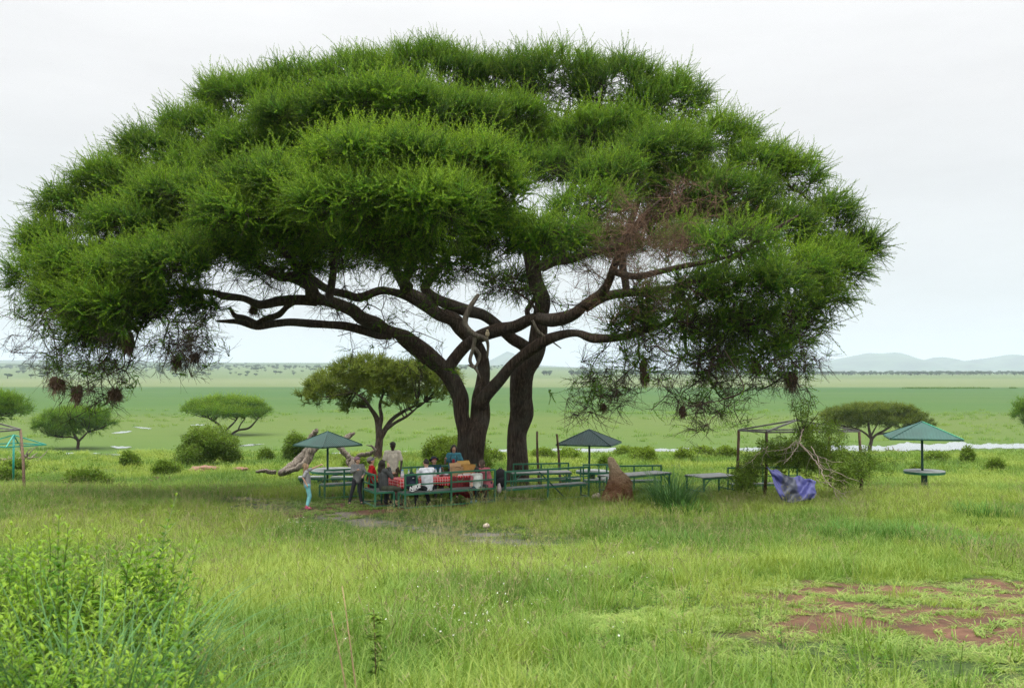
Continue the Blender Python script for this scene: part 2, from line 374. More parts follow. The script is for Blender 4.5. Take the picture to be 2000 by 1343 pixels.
pool('river_water', [(1060, 878), (1090, 876), (1160, 876), (1210, 874.5), (1250, 876), (1300, 876), (1327, 876), (1337, 872.5), (1347, 873), (1356, 876.5), (1400, 874), (1450, 875), (1500, 873), (1530, 873), (1560, 875), (1600, 870), (1680, 868), (1700, 869), (1728, 871), (1745, 869), (1772, 862), (1792, 863), (1808, 868), (1840, 865), (1858, 861), (1880, 861), (1892, 865), (1914, 867), (1935, 865), (1960, 867), (2060, 866), (2200, 867)],
     [(1060, 882), (1160, 884), (1300, 883), (1400, 884), (1500, 883), (1560, 884), (1700, 884), (1800, 881), (1850, 883), (1900, 877), (2000, 876), (2200, 877)])
pool('river_water', [(170, 886), (186, 884.5), (215, 887), (245, 887)], [(170, 889), (245, 891)])
for tp, bt in (([(218, 845.5), (235, 842), (258, 841)], [(218, 847), (236, 846.5), (258, 843.5)]), ([(258, 832.5), (275, 834), (297, 836)], [(258, 834), (282, 838), (297, 838)]),
               ([(216, 871), (238, 871), (258, 872)], [(216, 873), (230, 877), (258, 874)]), ([(120, 884), (150, 884)], [(120, 886.5), (150, 886.5)]),
               ([(468, 869), (490, 867), (516, 866)], [(468, 873), (492, 871.5), (516, 868)]), ([(492, 880), (508, 880)], [(492, 883), (508, 883)]), ([(780, 880), (798, 880)], [(780, 884), (798, 884)]),
               ([(952, 877), (968, 876), (1000, 876)], [(952, 884), (970, 884), (1000, 885)]), ([(640, 884), (690, 883)], [(640, 886), (690, 886)]), ([(372, 829), (400, 828.5)], [(372, 831), (400, 831)])):
    pool('pool_water', tp, bt)
# ---------------------------------------------------------------- haze
mb = MB(); mb.box((0, 6600, 125), (22000, 14400, 275)); hz = mb.build('haze', [], None); hz['kind'] = 'stuff'
m, t, o_ = newmat('haze'); q = NT(t); pv = q.n('ShaderNodeVolumePrincipled', Density=.00009); pv.inputs['Color'].default_value = (.70, .81, .93, 1)
pv.inputs['Anisotropy'].default_value = 0.0
q.l(pv.outputs[0], o_.inputs['Volume']); hz.data.materials.append(m)
# ================================================================ acacia foliage pieces
def curve_pts(a, d, length, n, bend=(0, 0, 0), wob=0):
    pts = [np.array(a, float)]; d = np.array(d, float); d /= np.linalg.norm(d)
    for i in range(n):
        d = d+np.array(bend)/n+rng.normal(0, wob, 3); d /= np.linalg.norm(d); pts.append(pts[-1]+d*length/n)
    return np.array(pts)
def tri_tube(mb, pts, r0, r1, mi=0):
    pts = np.asarray(pts); mb.tube(pts, np.linspace(r0, r1, len(pts)), 3, mi, cap=False)
def shoot(mb, pts, leaf=.045, step=.03, mi=1, tip=0.3):
    """a long acacia shoot: bottle-brush tufts of tiny leaflets all the way along"""
    seg = np.linalg.norm(np.diff(pts, axis=0), axis=1).sum(); n = max(3, int(seg/step))
    s_ = np.linspace(0.02, 1, n)*(len(pts)-1)
    for s1 in s_:
        i = min(int(s1), len(pts)-2); p = pts[i]*(1-(s1-i))+pts[i+1]*(s1-i); d = pts[i+1]-pts[i]; d /= np.linalg.norm(d)
        tt = s1/(len(pts)-1); l_ = leaf*(1-.45*tt)*rng.uniform(.8, 1.25)
        for k in range(2):
            o = rng.normal(0, 1, 3); o -= (o@d)*d; o /= np.linalg.norm(o)+1e-9; e = np.cross(d, o)
            q1 = p+o*l_*.85+d*l_*.6; wv = e*l_*.36
            mb.add([p-wv*.5, q1-wv, q1+wv, p+wv*.5], [(0, 1, 2, 3)], mi, max(0, tt-.45)*tip*1.8+rng.uniform(0, .1))
def spray(nsh, L0, leaf, up=.5, dens=1, flat=.7, bare=0):
    mb = MB(); main = curve_pts((0, 0, -.12), (0, 0, 1), .34, 3, (rng.normal(0, .2), rng.normal(0, .2), 0), .05); tri_tube(mb, main, .009, .005, 0)
    for i in range(nsh):
        t_ = rng.uniform(0, 1); b = main[min(int(t_*3), 3)]; th = 2*math.pi*(i+rng.uniform(0, .8))/nsh
        tilt = rng.uniform(.25, 1.15)*flat*1.3
        d = (math.cos(th)*math.sin(tilt), math.sin(th)*math.sin(tilt), math.cos(tilt)); ln = L0*rng.uniform(.6, 1.25)
        pts = curve_pts(b, d, ln, 6, (rng.normal(0, .45), rng.normal(0, .45), up*.6), .13)
        tri_tube(mb, pts, .005, .002, 0)
        if rng.random() >= bare: shoot(mb, pts, leaf, .022/dens)
        if rng.random() < .5:
            p2 = curve_pts(pts[2], np.array(d)+rng.normal(0, .5, 3), ln*.45, 3, (0, 0, up*.4), .08); tri_tube(mb, p2, .003, .0015, 0)
            if rng.random() >= bare: shoot(mb, p2, leaf*.9, .026/dens)
    return mb
def twigs(n=9, L0=.7, th=1.0):
    mb = MB()
    for i in range(n):
        d = rng.normal(0, 1, 3); d[2] = abs(d[2])*.8+.3; p = curve_pts((0, 0, 0), d, L0*rng.uniform(.5, 1.1), 6, rng.normal(0, .4, 3), .22); tri_tube(mb, p, .007*th, .0025*th)
        for k in range(3):
            j = rng.integers(1, 5); p2 = curve_pts(p[j], p[j+1]-p[j]+rng.normal(0, .09, 3), L0*.4*rng.uniform(.5, 1), 4, rng.normal(0, .4, 3), .25); tri_tube(mb, p2, .004*th, .002*th)
    return mb
BARK = None
def barkmat(name, c1, c2, c3):
    m, t, o = newmat(name); q = NT(t); b = q.n('ShaderNodeBsdfPrincipled', Roughness=.92); b.inputs['Specular IOR Level'].default_value = .2
    f = q.noise(3.2, 6, .7, sc=(6, 6, .8)); g = q.noise(1.1, 4, .6); f2 = q.noise(14, 5, .7, sc=(2.5, 2.5, .6))
    c_ = q.ramp(f, [(.32, c1), (.5, c2), (.66, c3)]); c_ = q.mix(q.ramp(g, [(.45, (0, 0, 0)), (.7, (1, 1, 1))]), c_, q.mix(.5, c_, (.10, .095, .08)))
    q.l(c_, b.inputs['Base Color']); hsum = q.math('ADD', q.math('MULTIPLY', f, 1.0), q.math('MULTIPLY', f2, .5))
    bp = q.n('ShaderNodeBump', Strength=1.0, Distance=.06); q.l(hsum, bp.inputs['Height']); q.l(bp.outputs[0], b.inputs['Normal'])
    q.l(b.outputs[0], o.inputs[0]); return m
BARK = barkmat('acacia_bark', (.016, .011, .008), (.058, .040, .029), (.135, .098, .072))
BARK_FINE = simple('twig_bark', (.050, .036, .026), .9, .3, 6, spec=.15)
PALE_WOOD = barkmat('weathered_wood', (.07, .055, .042), (.20, .165, .13), (.36, .31, .25))
DEAD_TWIG = simple('dead_twig', (.15, .092, .062), .9, .25, 4, spec=.1)
ACACIA = leafmat('acacia_leaf', (.036, .115, .012), (.085, .225, .016), (.205, .36, .022), .42, base=(.42, .56, .04))
ACACIA_FAR = leafmat('acacia_leaf_olive', (.050, .095, .014), (.105, .165, .020), (.19, .25, .030), .34, base=(.22, .27, .04))
protos('acacia_spray', [spray(n_, L_, .036, .55).mesh('acacia_spray', [BARK_FINE, ACACIA]) for n_, L_ in ((6, .80), (7, .70), (5, .92), (6, .84), (7, .74))])
protos('acacia_thin', [spray(n_, L_, .032, .1, .75, 1.1, .45).mesh('acacia_thin', [BARK_FINE, ACACIA]) for n_, L_ in ((6, .55), (6, .65), (7, .5))])
protos('bare_twigs', [twigs(9, .8).mesh('bare_twigs', [BARK_FINE]) for _ in range(4)])
protos('dead_twigs', [twigs(9, .9, .5).mesh('dead_twigs', [DEAD_TWIG]) for _ in range(3)])
# ================================================================ the great umbrella thorn
def smooth_path(pts, rad, sub=4):
    pts = np.asarray(pts, float); rad = np.asarray(rad, float); n = len(pts); O = []; Rr = []
    for i in range(n-1):
        p0 = pts[max(i-1, 0)]; p1 = pts[i]; p2 = pts[i+1]; p3 = pts[min(i+2, n-1)]
        for k in range(sub):
            t_ = k/sub; O.append(.5*((2*p1)+(-p0+p2)*t_+(2*p0-5*p1+4*p2-p3)*t_**2+(-p0+3*p1-3*p2+p3)*t_**3)); Rr.append(rad[i]*(1-t_)+rad[i+1]*t_)
    O.append(pts[-1]); Rr.append(rad[-1]); return np.array(O), np.array(Rr)
tree = thing('umbrella_thorn_tree', 'huge spreading flat-topped umbrella thorn with two dark trunks over the picnic tables', 'tree', (0, 0, 0))
SK = []     # skeleton nodes for the finer branching: (point, radius)
LK = []
def limb(name, pl, sides=14, flute=.12, sub=5, keep=True, mat=None, wob=.03):
    if keep: pl = list(pl[:-1])+[(*pl[-1][:3], min(pl[-1][3], 1.5))]
    """pl: (px, py, distance, radius in picture px)"""
    pts = [P(a_, b_, D) for a_, b_, D, r in pl]; rad = [r/FPX*D*(1 if name == 'trunk' else .88) for a_, b_, D, r in pl]
    rad = [r*rng.uniform(.90, 1.13) if i > 2 else r for i, r in enumerate(rad)]; pts = [p_+rng.normal(0, .22, 3)*r*(i > 2) for i, (p_, r) in enumerate(zip(pts, rad))]
    O, Rr = smooth_path(pts, rad, sub); n = len(O)
    mb = MB(); mb.tube(O, Rr, sides, flute=flute, seed=int(pl[0][0]) % 97)
    ob = mb.build(name, mat or BARK, tree, smooth=True)
    if keep:
        for p_, r_ in zip(O, Rr): SK.append(p_); LK.append(r_)
    return ob
TB = [(905, 985, 35, 36), (905, 950, 35, 27)]
limb('trunk', [(925, 985, 35, 30), (925, 940, 35, 25), (925, 890, 35, 20), (924, 850, 35, 19), (927, 810, 35, 18), (938, 780, 35, 17), (949, 760, 35, 17)], 26, .16, 7, False)
limb('trunk', [(907, 985, 35.2, 27), (907, 940, 35.1, 20), (907, 890, 35, 16), (906, 850, 35, 14), (903, 810, 35, 14), (896, 775, 35, 15.5), (881, 738, 35, 16), (862, 716, 34.8, 15.5), (824, 684, 34.4, 15.5), (790, 655, 34, 14), (764, 640, 33.6, 14)], 24, .14, 6)
limb('trunk', [(1011, 990, 36.3, 33), (1011, 950, 36.3, 25), (1011, 900, 36.3, 21), (1012, 850, 36.3, 21), (1016, 810, 36.2, 20.5), (1022, 770, 36, 20), (1032, 730, 35.8, 19), (1043, 700, 35.6, 19), (1050, 665, 35.5, 18), (1050, 625, 35.4, 15), (1054, 590, 35.2, 15), (1050, 550, 35, 14.5), (1041, 500, 34.8, 14), (1030, 462, 34.6, 12), (1003, 432, 34.2, 10), (985, 390, 34, 8), (960, 340, 33.5, 6)], 24, .15, 6)
limb('limb', [(935, 790, 34.9, 20), (950, 770, 34.7, 15), (975, 743, 34.4, 13), (1005, 714, 34.0, 13), (1041, 681, 33.6, 13), (1065, 665, 33.4, 11), (1100, 655, 33, 9), (1130, 652, 32.5, 8), (1162, 661, 32, 9), (1222, 657, 31, 7), (1262, 645, 30.5, 7), (1298, 632, 30, 6), (1350, 600, 29.5, 5), (1400, 570, 29, 4)], 14)
limb('limb', [(940, 770, 35.1, 18), (945, 720, 35.1, 14), (933, 680, 35, 14), (905, 645, 34.8, 15), (880, 625, 34.6, 16), (852, 608, 34.3, 15), (820, 585, 34, 13), (790, 560, 33.6, 11), (800, 520, 33, 10), (812, 470, 32.5, 9), (800, 420, 32, 8), (780, 370, 31.5, 6)], 14)
limb('limb', [(872, 722, 34.9, 15), (896, 690, 34.9, 14), (917, 668, 34.8, 13), (940, 655, 34.7, 14), (975, 645, 34.5, 13.5), (1005, 634, 34.2, 14), (1041, 622, 33.8, 13), (1080, 617, 33.2, 14), (1110, 612, 32.6, 14), (1141, 597, 32, 13), (1168, 575, 31.4, 11), (1188, 552, 30.8, 9), (1196, 525, 30.2, 8), (1215, 480, 29.6, 7), (1250, 430, 29, 6), (1290, 390, 28.6, 5)], 14)
limb('limb', [(1141, 600, 32, 12), (1180, 580, 32, 10), (1220, 572, 31.8, 10), (1270, 570, 31.4, 9), (1330, 560, 31, 8), (1390, 530, 30.5, 7), (1450, 490, 30, 6), (1510, 450, 29.6, 5), (1560, 420, 29.5, 4)], 12)
limb('limb', [(1224, 573, 31.8, 9), (1220, 545, 31.8, 9), (1216, 515, 31.8, 9), (1222, 470, 32, 8), (1240, 410, 32.5, 7), (1260, 350, 33, 6), (1280, 290, 33.5, 5)], 10)
limb('limb', [(1060, 520, 34.8, 12), (1085, 510, 34.2, 10), (1115, 505, 33.8, 11), (1155, 492, 33.2, 9), (1200, 480, 33, 8), (1250, 440, 32.6, 7), (1320, 400, 32, 6), (1390, 350, 31.5, 5), (1450, 320, 31.5, 4)], 12)
limb('limb', [(1036, 470, 34.6, 9), (1070, 430, 34.8, 8), (1110, 380, 35, 7), (1140, 320, 35.3, 6), (1160, 250, 35.8, 5)], 10)
limb('limb', [(1043, 690, 35.7, 15), (1020, 672, 35.6, 13), (1000, 660, 35.4, 13), (969, 629, 35.3, 12), (940, 612, 35.2, 12), (915, 603, 35.1, 13), (880, 594, 35, 13), (850, 580, 34.8, 12), (830, 560, 34.8, 10), (852, 530, 35, 9), (872, 505, 35.2, 8), (905, 460, 35.5, 7), (930, 400, 36, 6), (950, 320, 36.5, 5), (950, 250, 37, 4)], 14)
limb('limb', [(1050, 640, 35.4, 8), (1030, 612, 35.3, 6), (1036, 595, 35.3, 6), (1044, 580, 35.2, 5)], 8, keep=False)
limb('limb', [(790, 655, 34, 13), (756, 645, 33.6, 12), (735, 633, 33.2, 15), (712, 620, 32.8, 15), (688, 608, 32.4, 14), (660, 596, 32, 14), (635, 590, 31.6, 12), (615, 578, 31.2, 15), (600, 560, 30.8, 13), (575, 545, 30.5, 12), (545, 540, 30.2, 10), (515, 525, 30, 10), (486, 507, 29.8, 10), (455, 495, 29.6, 8), (430, 480, 29.5, 8), (390, 470, 29.2, 7), (340, 470, 29, 6), (290, 490, 28.8, 5), (240, 510, 28.6, 4)], 14)
limb('limb', [(620, 588, 31.4, 11), (585, 585, 31.2, 11), (545, 588, 31, 10), (510, 592, 30.8, 8), (475, 582, 30.6, 8), (440, 580, 30.4, 9), (415, 572, 30.2, 6), (370, 570, 30, 6), (320, 575, 29.6, 6), (290, 605, 29.2, 5), (270, 650, 29, 4)], 12)
limb('limb', [(845, 608, 34.3, 12), (815, 590, 34, 11), (794, 578, 33.8, 10), (765, 571, 33.6, 9), (742, 571, 33.4, 9), (700, 576, 33.2, 9), (674, 576, 33, 9), (640, 570, 33, 8), (610, 545, 33, 8), (560, 500, 33, 7), (500, 440, 33, 6), (450, 390, 33, 5), (390, 340, 33, 4)], 12)
limb('broken_limb', [(764, 656, 33.7, 8), (740, 655, 33.5, 9), (708, 645, 33.2, 9.5), (675, 637, 33, 9), (640, 634, 32.8, 9), (605, 632, 32.6, 8.5), (571, 631, 32.4, 8.5), (535, 634, 32.2, 9), (503, 636, 32, 9), (470, 630, 31.9, 7), (445, 628, 31.8, 4), (424, 627, 31.8, 2)], 12, keep=False, wob=.08)
limb('broken_limb', [(500, 632, 32, 8), (478, 622, 32, 8), (460, 617, 32, 6), (452, 608, 32, 4), (449, 599, 32, 3)], 8, keep=False, wob=.1)
limb('limb', [(497, 633, 32, 5), (520, 622, 31.8, 7), (545, 614, 31.5, 7), (560, 600, 31.2, 6), (578, 586, 31.1, 6)], 9, keep=False)
limb('limb', [(640, 592, 31.6, 10), (650, 540, 31.5, 8), (655, 480, 31.5, 7), (640, 420, 31.5, 6), (600, 350, 32, 5), (560, 280, 33, 4)], 10)
limb('limb', [(800, 560, 33.6, 9), (770, 520, 32, 8), (740, 480, 30.5, 7), (710, 440, 29, 6), (680, 400, 27.5, 5), (660, 370, 26, 4)], 10)
limb('limb', [(812, 500, 32.8, 8), (830, 460, 31, 8), (850, 430, 29, 7), (860, 400, 27, 6), (860, 370, 25.5, 4)], 10)
limb('limb', [(1030, 470, 34.5, 9), (1020, 440, 32, 8), (1000, 420, 30, 7), (970, 400, 28, 5), (950, 380, 27, 4)], 10)
limb('limb', [(1196, 530, 30.2, 8), (1240, 540, 28.5, 8), (1290, 530, 27.4, 7), (1340, 520, 26.6, 6), (1390, 510, 26, 5), (1430, 500, 25.5, 4)], 10)
limb('limb', [(600, 560, 30.8, 9), (560, 500, 29, 8), (530, 460, 27.5, 6), (500, 430, 26.5, 5)], 10)
limb('limb', [(795, 575, 33.8, 9), (760, 500, 34.5, 8), (740, 420, 35.5, 7), (730, 330, 36.5, 6), (730, 240, 37.5, 4)], 10)
limb('dead_branch', [(935, 575, 33.6, 4), (918, 600, 33.5, 6), (908, 625, 33.5, 7), (912, 640, 33.4, 6), (926, 655, 33.4, 5.5), (945, 660, 33.4, 5), (953, 672, 33.4, 4), (952, 700, 33.4, 2)], 9, keep=False, mat=PALE_WOOD, wob=.1)
limb('dead_branch', [(928, 655, 33.4, 5), (924, 680, 33.4, 4.5), (918, 705, 33.4, 4.5), (930, 722, 33.4, 3.5), (938, 738, 33.4, 1.5)], 8, keep=False, mat=PALE_WOOD, wob=.1)
limb('dead_branch', [(926, 678, 33.4, 4), (936, 692, 33.4, 4), (934, 705, 33.4, 3.5), (926, 716, 33.4, 3), (914, 712, 33.4, 1.5)], 8, keep=False, mat=PALE_WOOD, wob=.1)
limb('dead_branch', [(1040, 625, 33.3, 3), (1050, 645, 33.3, 3.5), (1062, 655, 33.3, 3), (1080, 668, 33.2, 2), (1096, 680, 33.2, 1)], 8, keep=False, mat=PALE_WOOD, wob=.1)
# lobes of the crown: (px, py, distance, half width px, half height px, leafiness)
LOBES = [
 (480, 205, 35, 115, 75, 1), (590, 190, 36, 120, 80, 1), (715, 180, 37, 130, 88, 1), (845, 165, 38, 140, 88, 1), (975, 170, 39, 110, 80, .8), (1085, 165, 38, 120, 88, 1), (1205, 185, 37, 120, 92, 1), (1305, 215, 36, 105, 92, 1),
 (390, 265, 34, 100, 72, 1), (310, 310, 33, 110, 80, 1), (225, 365, 32, 100, 80, 1), (150, 420, 32, 95, 80, 1), (95, 475, 31, 72, 72, 1),
 (1400, 285, 34, 95, 85, 1), (1480, 335, 33, 95, 82, 1), (1550, 365, 33, 85, 92, 1), (1620, 430, 32, 72, 85, 1), (1675, 485, 32, 62, 62, 1), (1600, 520, 31, 90, 75, 1),
 (520, 300, 31, 130, 65, 1), (660, 260, 33, 140, 65, 1), (800, 250, 33.5, 130, 65, 1), (920, 250, 34, 100, 50, .8), (1180, 270, 34, 115, 75, 1), (1300, 310, 32, 120, 80, 1), (1420, 390, 31, 115, 80, 1), (1520, 450, 31, 100, 80, 1),
 (370, 395, 29.5, 125, 75, 1), (260, 450, 29, 115, 80, 1), (170, 520, 29, 110, 70, 1),
 (560, 365, 27, 145, 72, 1), (740, 320, 25, 180, 85, 1), (900, 325, 26, 140, 80, 1), (680, 400, 24, 150, 62, 1), (840, 405, 24, 150, 62, 1), (970, 375, 26, 90, 55, 1), (470, 425, 26.5, 115, 60, 1), (740, 215, 29.5, 150, 60, 1), (600, 240, 30, 130, 60, 1),
 (1150, 410, 29, 110, 50, .55), (1070, 470, 27.5, 120, 50, .45), (1430, 480, 25.5, 110, 72, 1), (1500, 560, 27, 95, 75, .9), (1360, 560, 27, 90, 60, .7), (1450, 630, 28, 105, 65, .7), (1560, 610, 29, 75, 65, .9), (1330, 640, 28.5, 80, 45, .5), (1510, 690, 29, 70, 50, .8), (1440, 560, 27.5, 120, 70, .9), (1540, 530, 29, 110, 75, .9), (1480, 640, 29.5, 100, 60, .8), (1390, 640, 30, 100, 60, .7), (1300, 600, 30.5, 90, 50, .5), (1560, 650, 30, 60, 50, .7), (1620, 530, 30.5, 90, 70, .9), (1340, 480, 29, 110, 70, .6), (1380, 730, 29, 60, 40, .5), (250, 540, 28, 120, 70, .9), (150, 560, 30, 100, 60, .9), (90, 500, 31, 70, 55, 1), (360, 470, 30, 130, 70, .9), (450, 350, 32, 140, 75, 1), (300, 390, 32, 120, 75, 1), (500, 470, 31, 110, 45, .6), (620, 440, 30, 130, 45, .7), (900, 430, 27, 120, 55, .8), (780, 450, 26, 140, 40, .6), (1050, 300, 36, 110, 90, .8), (1230, 360, 33, 120, 80, .9), (1340, 380, 32, 110, 80, .9), (200, 640, 29, 90, 50, .6), (280, 610, 28.5, 80, 50, .6), (1000, 240, 35, 90, 70, .8), (880, 230, 33, 120, 60, .9),
 (330, 520, 27, 120, 75, 1), (120, 590, 28.5, 80, 45, .6), (220, 600, 27.5, 110, 60, .9), (170, 650, 28, 80, 45, .5), (400, 600, 28.5, 70, 35, .5), (560, 520, 30, 110, 40, .35), (860, 520, 29, 130, 50, .4), (980, 470, 28, 110, 45, .5), (760, 470, 27, 140, 40, .45), (1230, 640, 30, 80, 35, .4),
 (430, 490, 28.3, 110, 48, .8), (330, 585, 27.8, 85, 42, .7), (560, 450, 28, 100, 42, .8), (690, 470, 28.5, 110, 40, .6), (1400, 700, 28.5, 75, 42, .5), (1610, 590, 29.5, 62, 62, .8), (1250, 580, 29, 65, 38, .35), (1190, 350, 30, 100, 60, .7), (1080, 330, 33, 90, 60, .5), (60, 540, 29.5, 55, 45, .7), (1000, 560, 36, 90, 40, .3), (700, 500, 38, 130, 60, .4), (1150, 480, 38, 140, 60, .5), (880, 440, 39, 150, 80, .6), (500, 420, 36, 130, 60, .7), (1350, 440, 36, 130, 70, .8), (900, 300, 42, 160, 80, .8), (1150, 300, 42, 150, 80, .8), (650, 330, 41, 160, 80, .8)]
APTS = []; SPP = []; SPD = []; SPT = []; SPS = []; THP = []; THD = []; BTP = []; BTD = []
for k, (lx, ly, D, hx, hy, lf) in enumerate(LOBES):
    c_ = P(lx, ly, D); rx = max(.5, hx/FPX*D-.58); rz_ = max(.4, hy/FPX*D-.68); ry = rx*.95; A = (hx/FPX*D)**2*.95*math.pi*1.5
    # structure points through the inside
    na_ = int(7+A*.75); u = rng.normal(0, 1, (na_, 3)); u /= np.linalg.norm(u, axis=1)[:, None]; u[:, 2] = np.where(rng.random(na_) < .7, np.abs(u[:, 2]), -np.abs(u[:, 2])*.5)
    APTS.append(c_+u*np.array((rx, ry, rz_))*rng.uniform(.45, .9, na_)[:, None])
    # leafy shell
    ns_ = int(A*15.5*min(1, lf*1.1)*(.42 if (lx > 1250 and ly > 470 and lx < 1600) else .8 if (lx > 1000 and ly < 420) else 1)); u = rng.normal(0, 1, (ns_, 3)); u /= np.linalg.norm(u, axis=1)[:, None]
    flip = rng.random(ns_) < .64; u[:, 2] = np.where(flip, np.abs(u[:, 2]), u[:, 2]); 
    keep = ((u[:, 1] < .45) | (rng.random(ns_) < .5)) & ((vnoise(u[:, 0]*3.1+k*3, u[:, 1]*3.1-u[:, 2]*3.3, 70+k) > .24) | (rng.random(ns_) < .25)); u = u[keep]; ns_ = len(u)
    rr = 1+.42*(fbm(u[:, 0]*2.2+k*7, u[:, 1]*2.2+u[:, 2]*2.6, k, 3)-.5)*1.5+rng.normal(0, .05, ns_)
    pp = c_+u*np.array((rx, ry, rz_))*rr[:, None]*rng.choice([1, .97, .86], ns_)[:, None]
    cc_ = np.array(P(930, 560, 33.5)); outw = pp-cc_; outw /= np.linalg.norm(outw, axis=1)[:, None]
    dd = u*np.array((1/rx, 1/ry, 1/rz_)); dd /= np.linalg.norm(dd, axis=1)[:, None]
    dd = dd*.55+outw*.75+np.array((0, 0, .35))+rng.normal(0, .28, (ns_, 3))
    lump = vnoise(pp[:, 0]*.55+pp[:, 1]*.3, pp[:, 2]*.8+pp[:, 1]*.5, 50)
    SPP.append(pp); SPD.append(dd); SPT.append(np.clip(.10+.55*np.clip(u[:, 2], 0, 1)+.75*(lump-.42)+.25*(D < 27)+rng.normal(0, .13, ns_), 0, 1)); SPS.append(np.where(rng.random(ns_) < .12, rng.uniform(1.15, 1.45, ns_), rng.uniform(.7, 1.2, ns_))*(1 if D < 40 else 1.3))  # tint paints lit tops and lit front lobes into the leaf colour
    # thin underside
    nt_ = int(A*3.2*(1.3-lf*.4)); u = rng.normal(0, 1, (nt_, 3)); u /= np.linalg.norm(u, axis=1)[:, None]; u[:, 2] = -np.abs(u[:, 2])*rng.uniform(.2, 1.1, nt_)
    THP.append(c_+u*np.array((rx, ry, rz_))*rng.uniform(.5, 1.05, nt_)[:, None]); THD.append(u*np.array((1, 1, .8))+rng.normal(0, .5, (nt_, 3)))
SPP = np.concatenate(SPP); SPD = np.concatenate(SPD); SPT = np.concatenate(SPT); SPS = np.concatenate(SPS)
# hanging twiggy fringes: (px, py, D, spread px, drop px)
HANG = [(130, 700, 28, 60, 60), (190, 740, 28, 60, 60), (230, 690, 28, 40, 60), (330, 650, 28, 55, 60), (370, 690, 28, 30, 30), (70, 610, 28.5, 50, 40), (1180, 740, 29, 60, 45), (1150, 780, 29, 50, 25), (1260, 700, 28.5, 60, 60), (1330, 740, 28, 60, 70), (1380, 780, 28, 50, 60), (1410, 720, 28, 60, 60), (1480, 710, 28.5, 50, 40), (1540, 730, 29, 40, 30), (1570, 660, 29, 50, 50), (760, 640, 32, 60, 50), (700, 600, 32, 60, 30), (820, 690, 33, 50, 40), (1000, 560, 33, 60, 40), (620, 500, 31, 80, 30)]
for hx, hy, D, sx_, sy_ in HANG:
    n_ = 16; pts = np.array([P(hx+rng.normal(0, sx_*.6), hy+rng.normal(0, sy_*.6), D+rng.normal(0, .8)) for _ in range(n_)]); APTS.append(pts)
for _ in range(150): APTS.append(P(rng.uniform(440, 1260), rng.uniform(455, 625), rng.uniform(29, 38))[None, :])
APTS = np.concatenate(APTS)
# grow branches: nearest-node greedy tree from the limbs out to every attractor
SKa = np.array(SK); order = np.argsort([np.min(np.linalg.norm(SKa-a_, axis=1)) for a_ in APTS])
cap_n = len(SKa)+len(APTS)*6+10; NP_ = np.zeros((cap_n, 3)); NP_[:len(SKa)] = SKa; par = np.full(cap_n, -1); plen = np.zeros(cap_n); cnt = len(SKa); n0 = cnt; tips = []
HUB = np.array(P(930, 640, 34.5))
for oi in order:
    a_ = APTS[oi]; d_ = np.linalg.norm(NP_[:cnt]-a_, axis=1)
    hub = np.linalg.norm(NP_[:cnt]-HUB, axis=1)
    cost = d_+.12*plen[:cnt]+.35*np.maximum(0, hub-np.linalg.norm(a_-HUB)) 
    j = int(np.argmin(cost)); b_ = NP_[j]; L_ = d_[j]
    if L_ < .15: continue
    k = max(1, min(5, int(L_/.45))); prev = j
    off = rng.normal(0, .13*L_, 3); off[2] -= .04*L_
    for s1 in range(1, k+1):
        t_ = s1/k; pnt = b_*(1-t_)+a_*t_+off*math.sin(math.pi*t_)+(rng.normal(0, .05, 3) if s1 < k else 0)
        NP_[cnt] = pnt; par[cnt] = prev; plen[cnt] = plen[prev]+L_/k; prev = cnt; cnt += 1
    tips.append(prev)
wgt = np.zeros(cnt); kids = {}
for i in range(cnt-1, n0-1, -1):
    if wgt[i] == 0: wgt[i] = 1
    if par[i] >= n0: wgt[par[i]] += wgt[i]
    kids.setdefault(int(par[i]), []).append(i)
rad_ = .011*np.sqrt(np.maximum(wgt, 1))
mb = MB()
heads = [i for i in range(n0, cnt) if par[i] < n0] + [c2 for i in range(n0, cnt) if len(kids.get(i, [])) > 1 for c2 in sorted(kids[i], key=lambda z: -wgt[z])[1:]]
for h in heads:
    ch = [int(par[h])]; rr = [min(rad_[h]*1.25, .2)]; i = h
    while True:
        ch.append(i); rr.append(rad_[i]); ks = kids.get(i, [])
        if not ks: break
        i = max(ks, key=lambda z: wgt[z])
    big = rr[1] > .035; pts, r2 = smooth_path(NP_[ch], rr, 3 if big else 2)
    mb.tube(pts, r2, 7 if big else 4, cap=False)
br = mb.build('branches', BARK_FINE, tree, smooth=True); br['kind'] = 'stuff'
BRN = NP_[n0:cnt]
def rp(n): return rng.uniform(0, 2*math.pi, n)
def crown_obj(nm, key, nv, p_, d_, s_, t_, par_): return scatter(nm, key, nv, p_, eul_from_dir(d_, rp(len(p_))), s_, t_, par_)
crown_obj('crown', 'acacia_spray', 5, SPP, SPD, SPS, SPT, tree)
THP = np.concatenate(THP); THD = np.concatenate(THD)
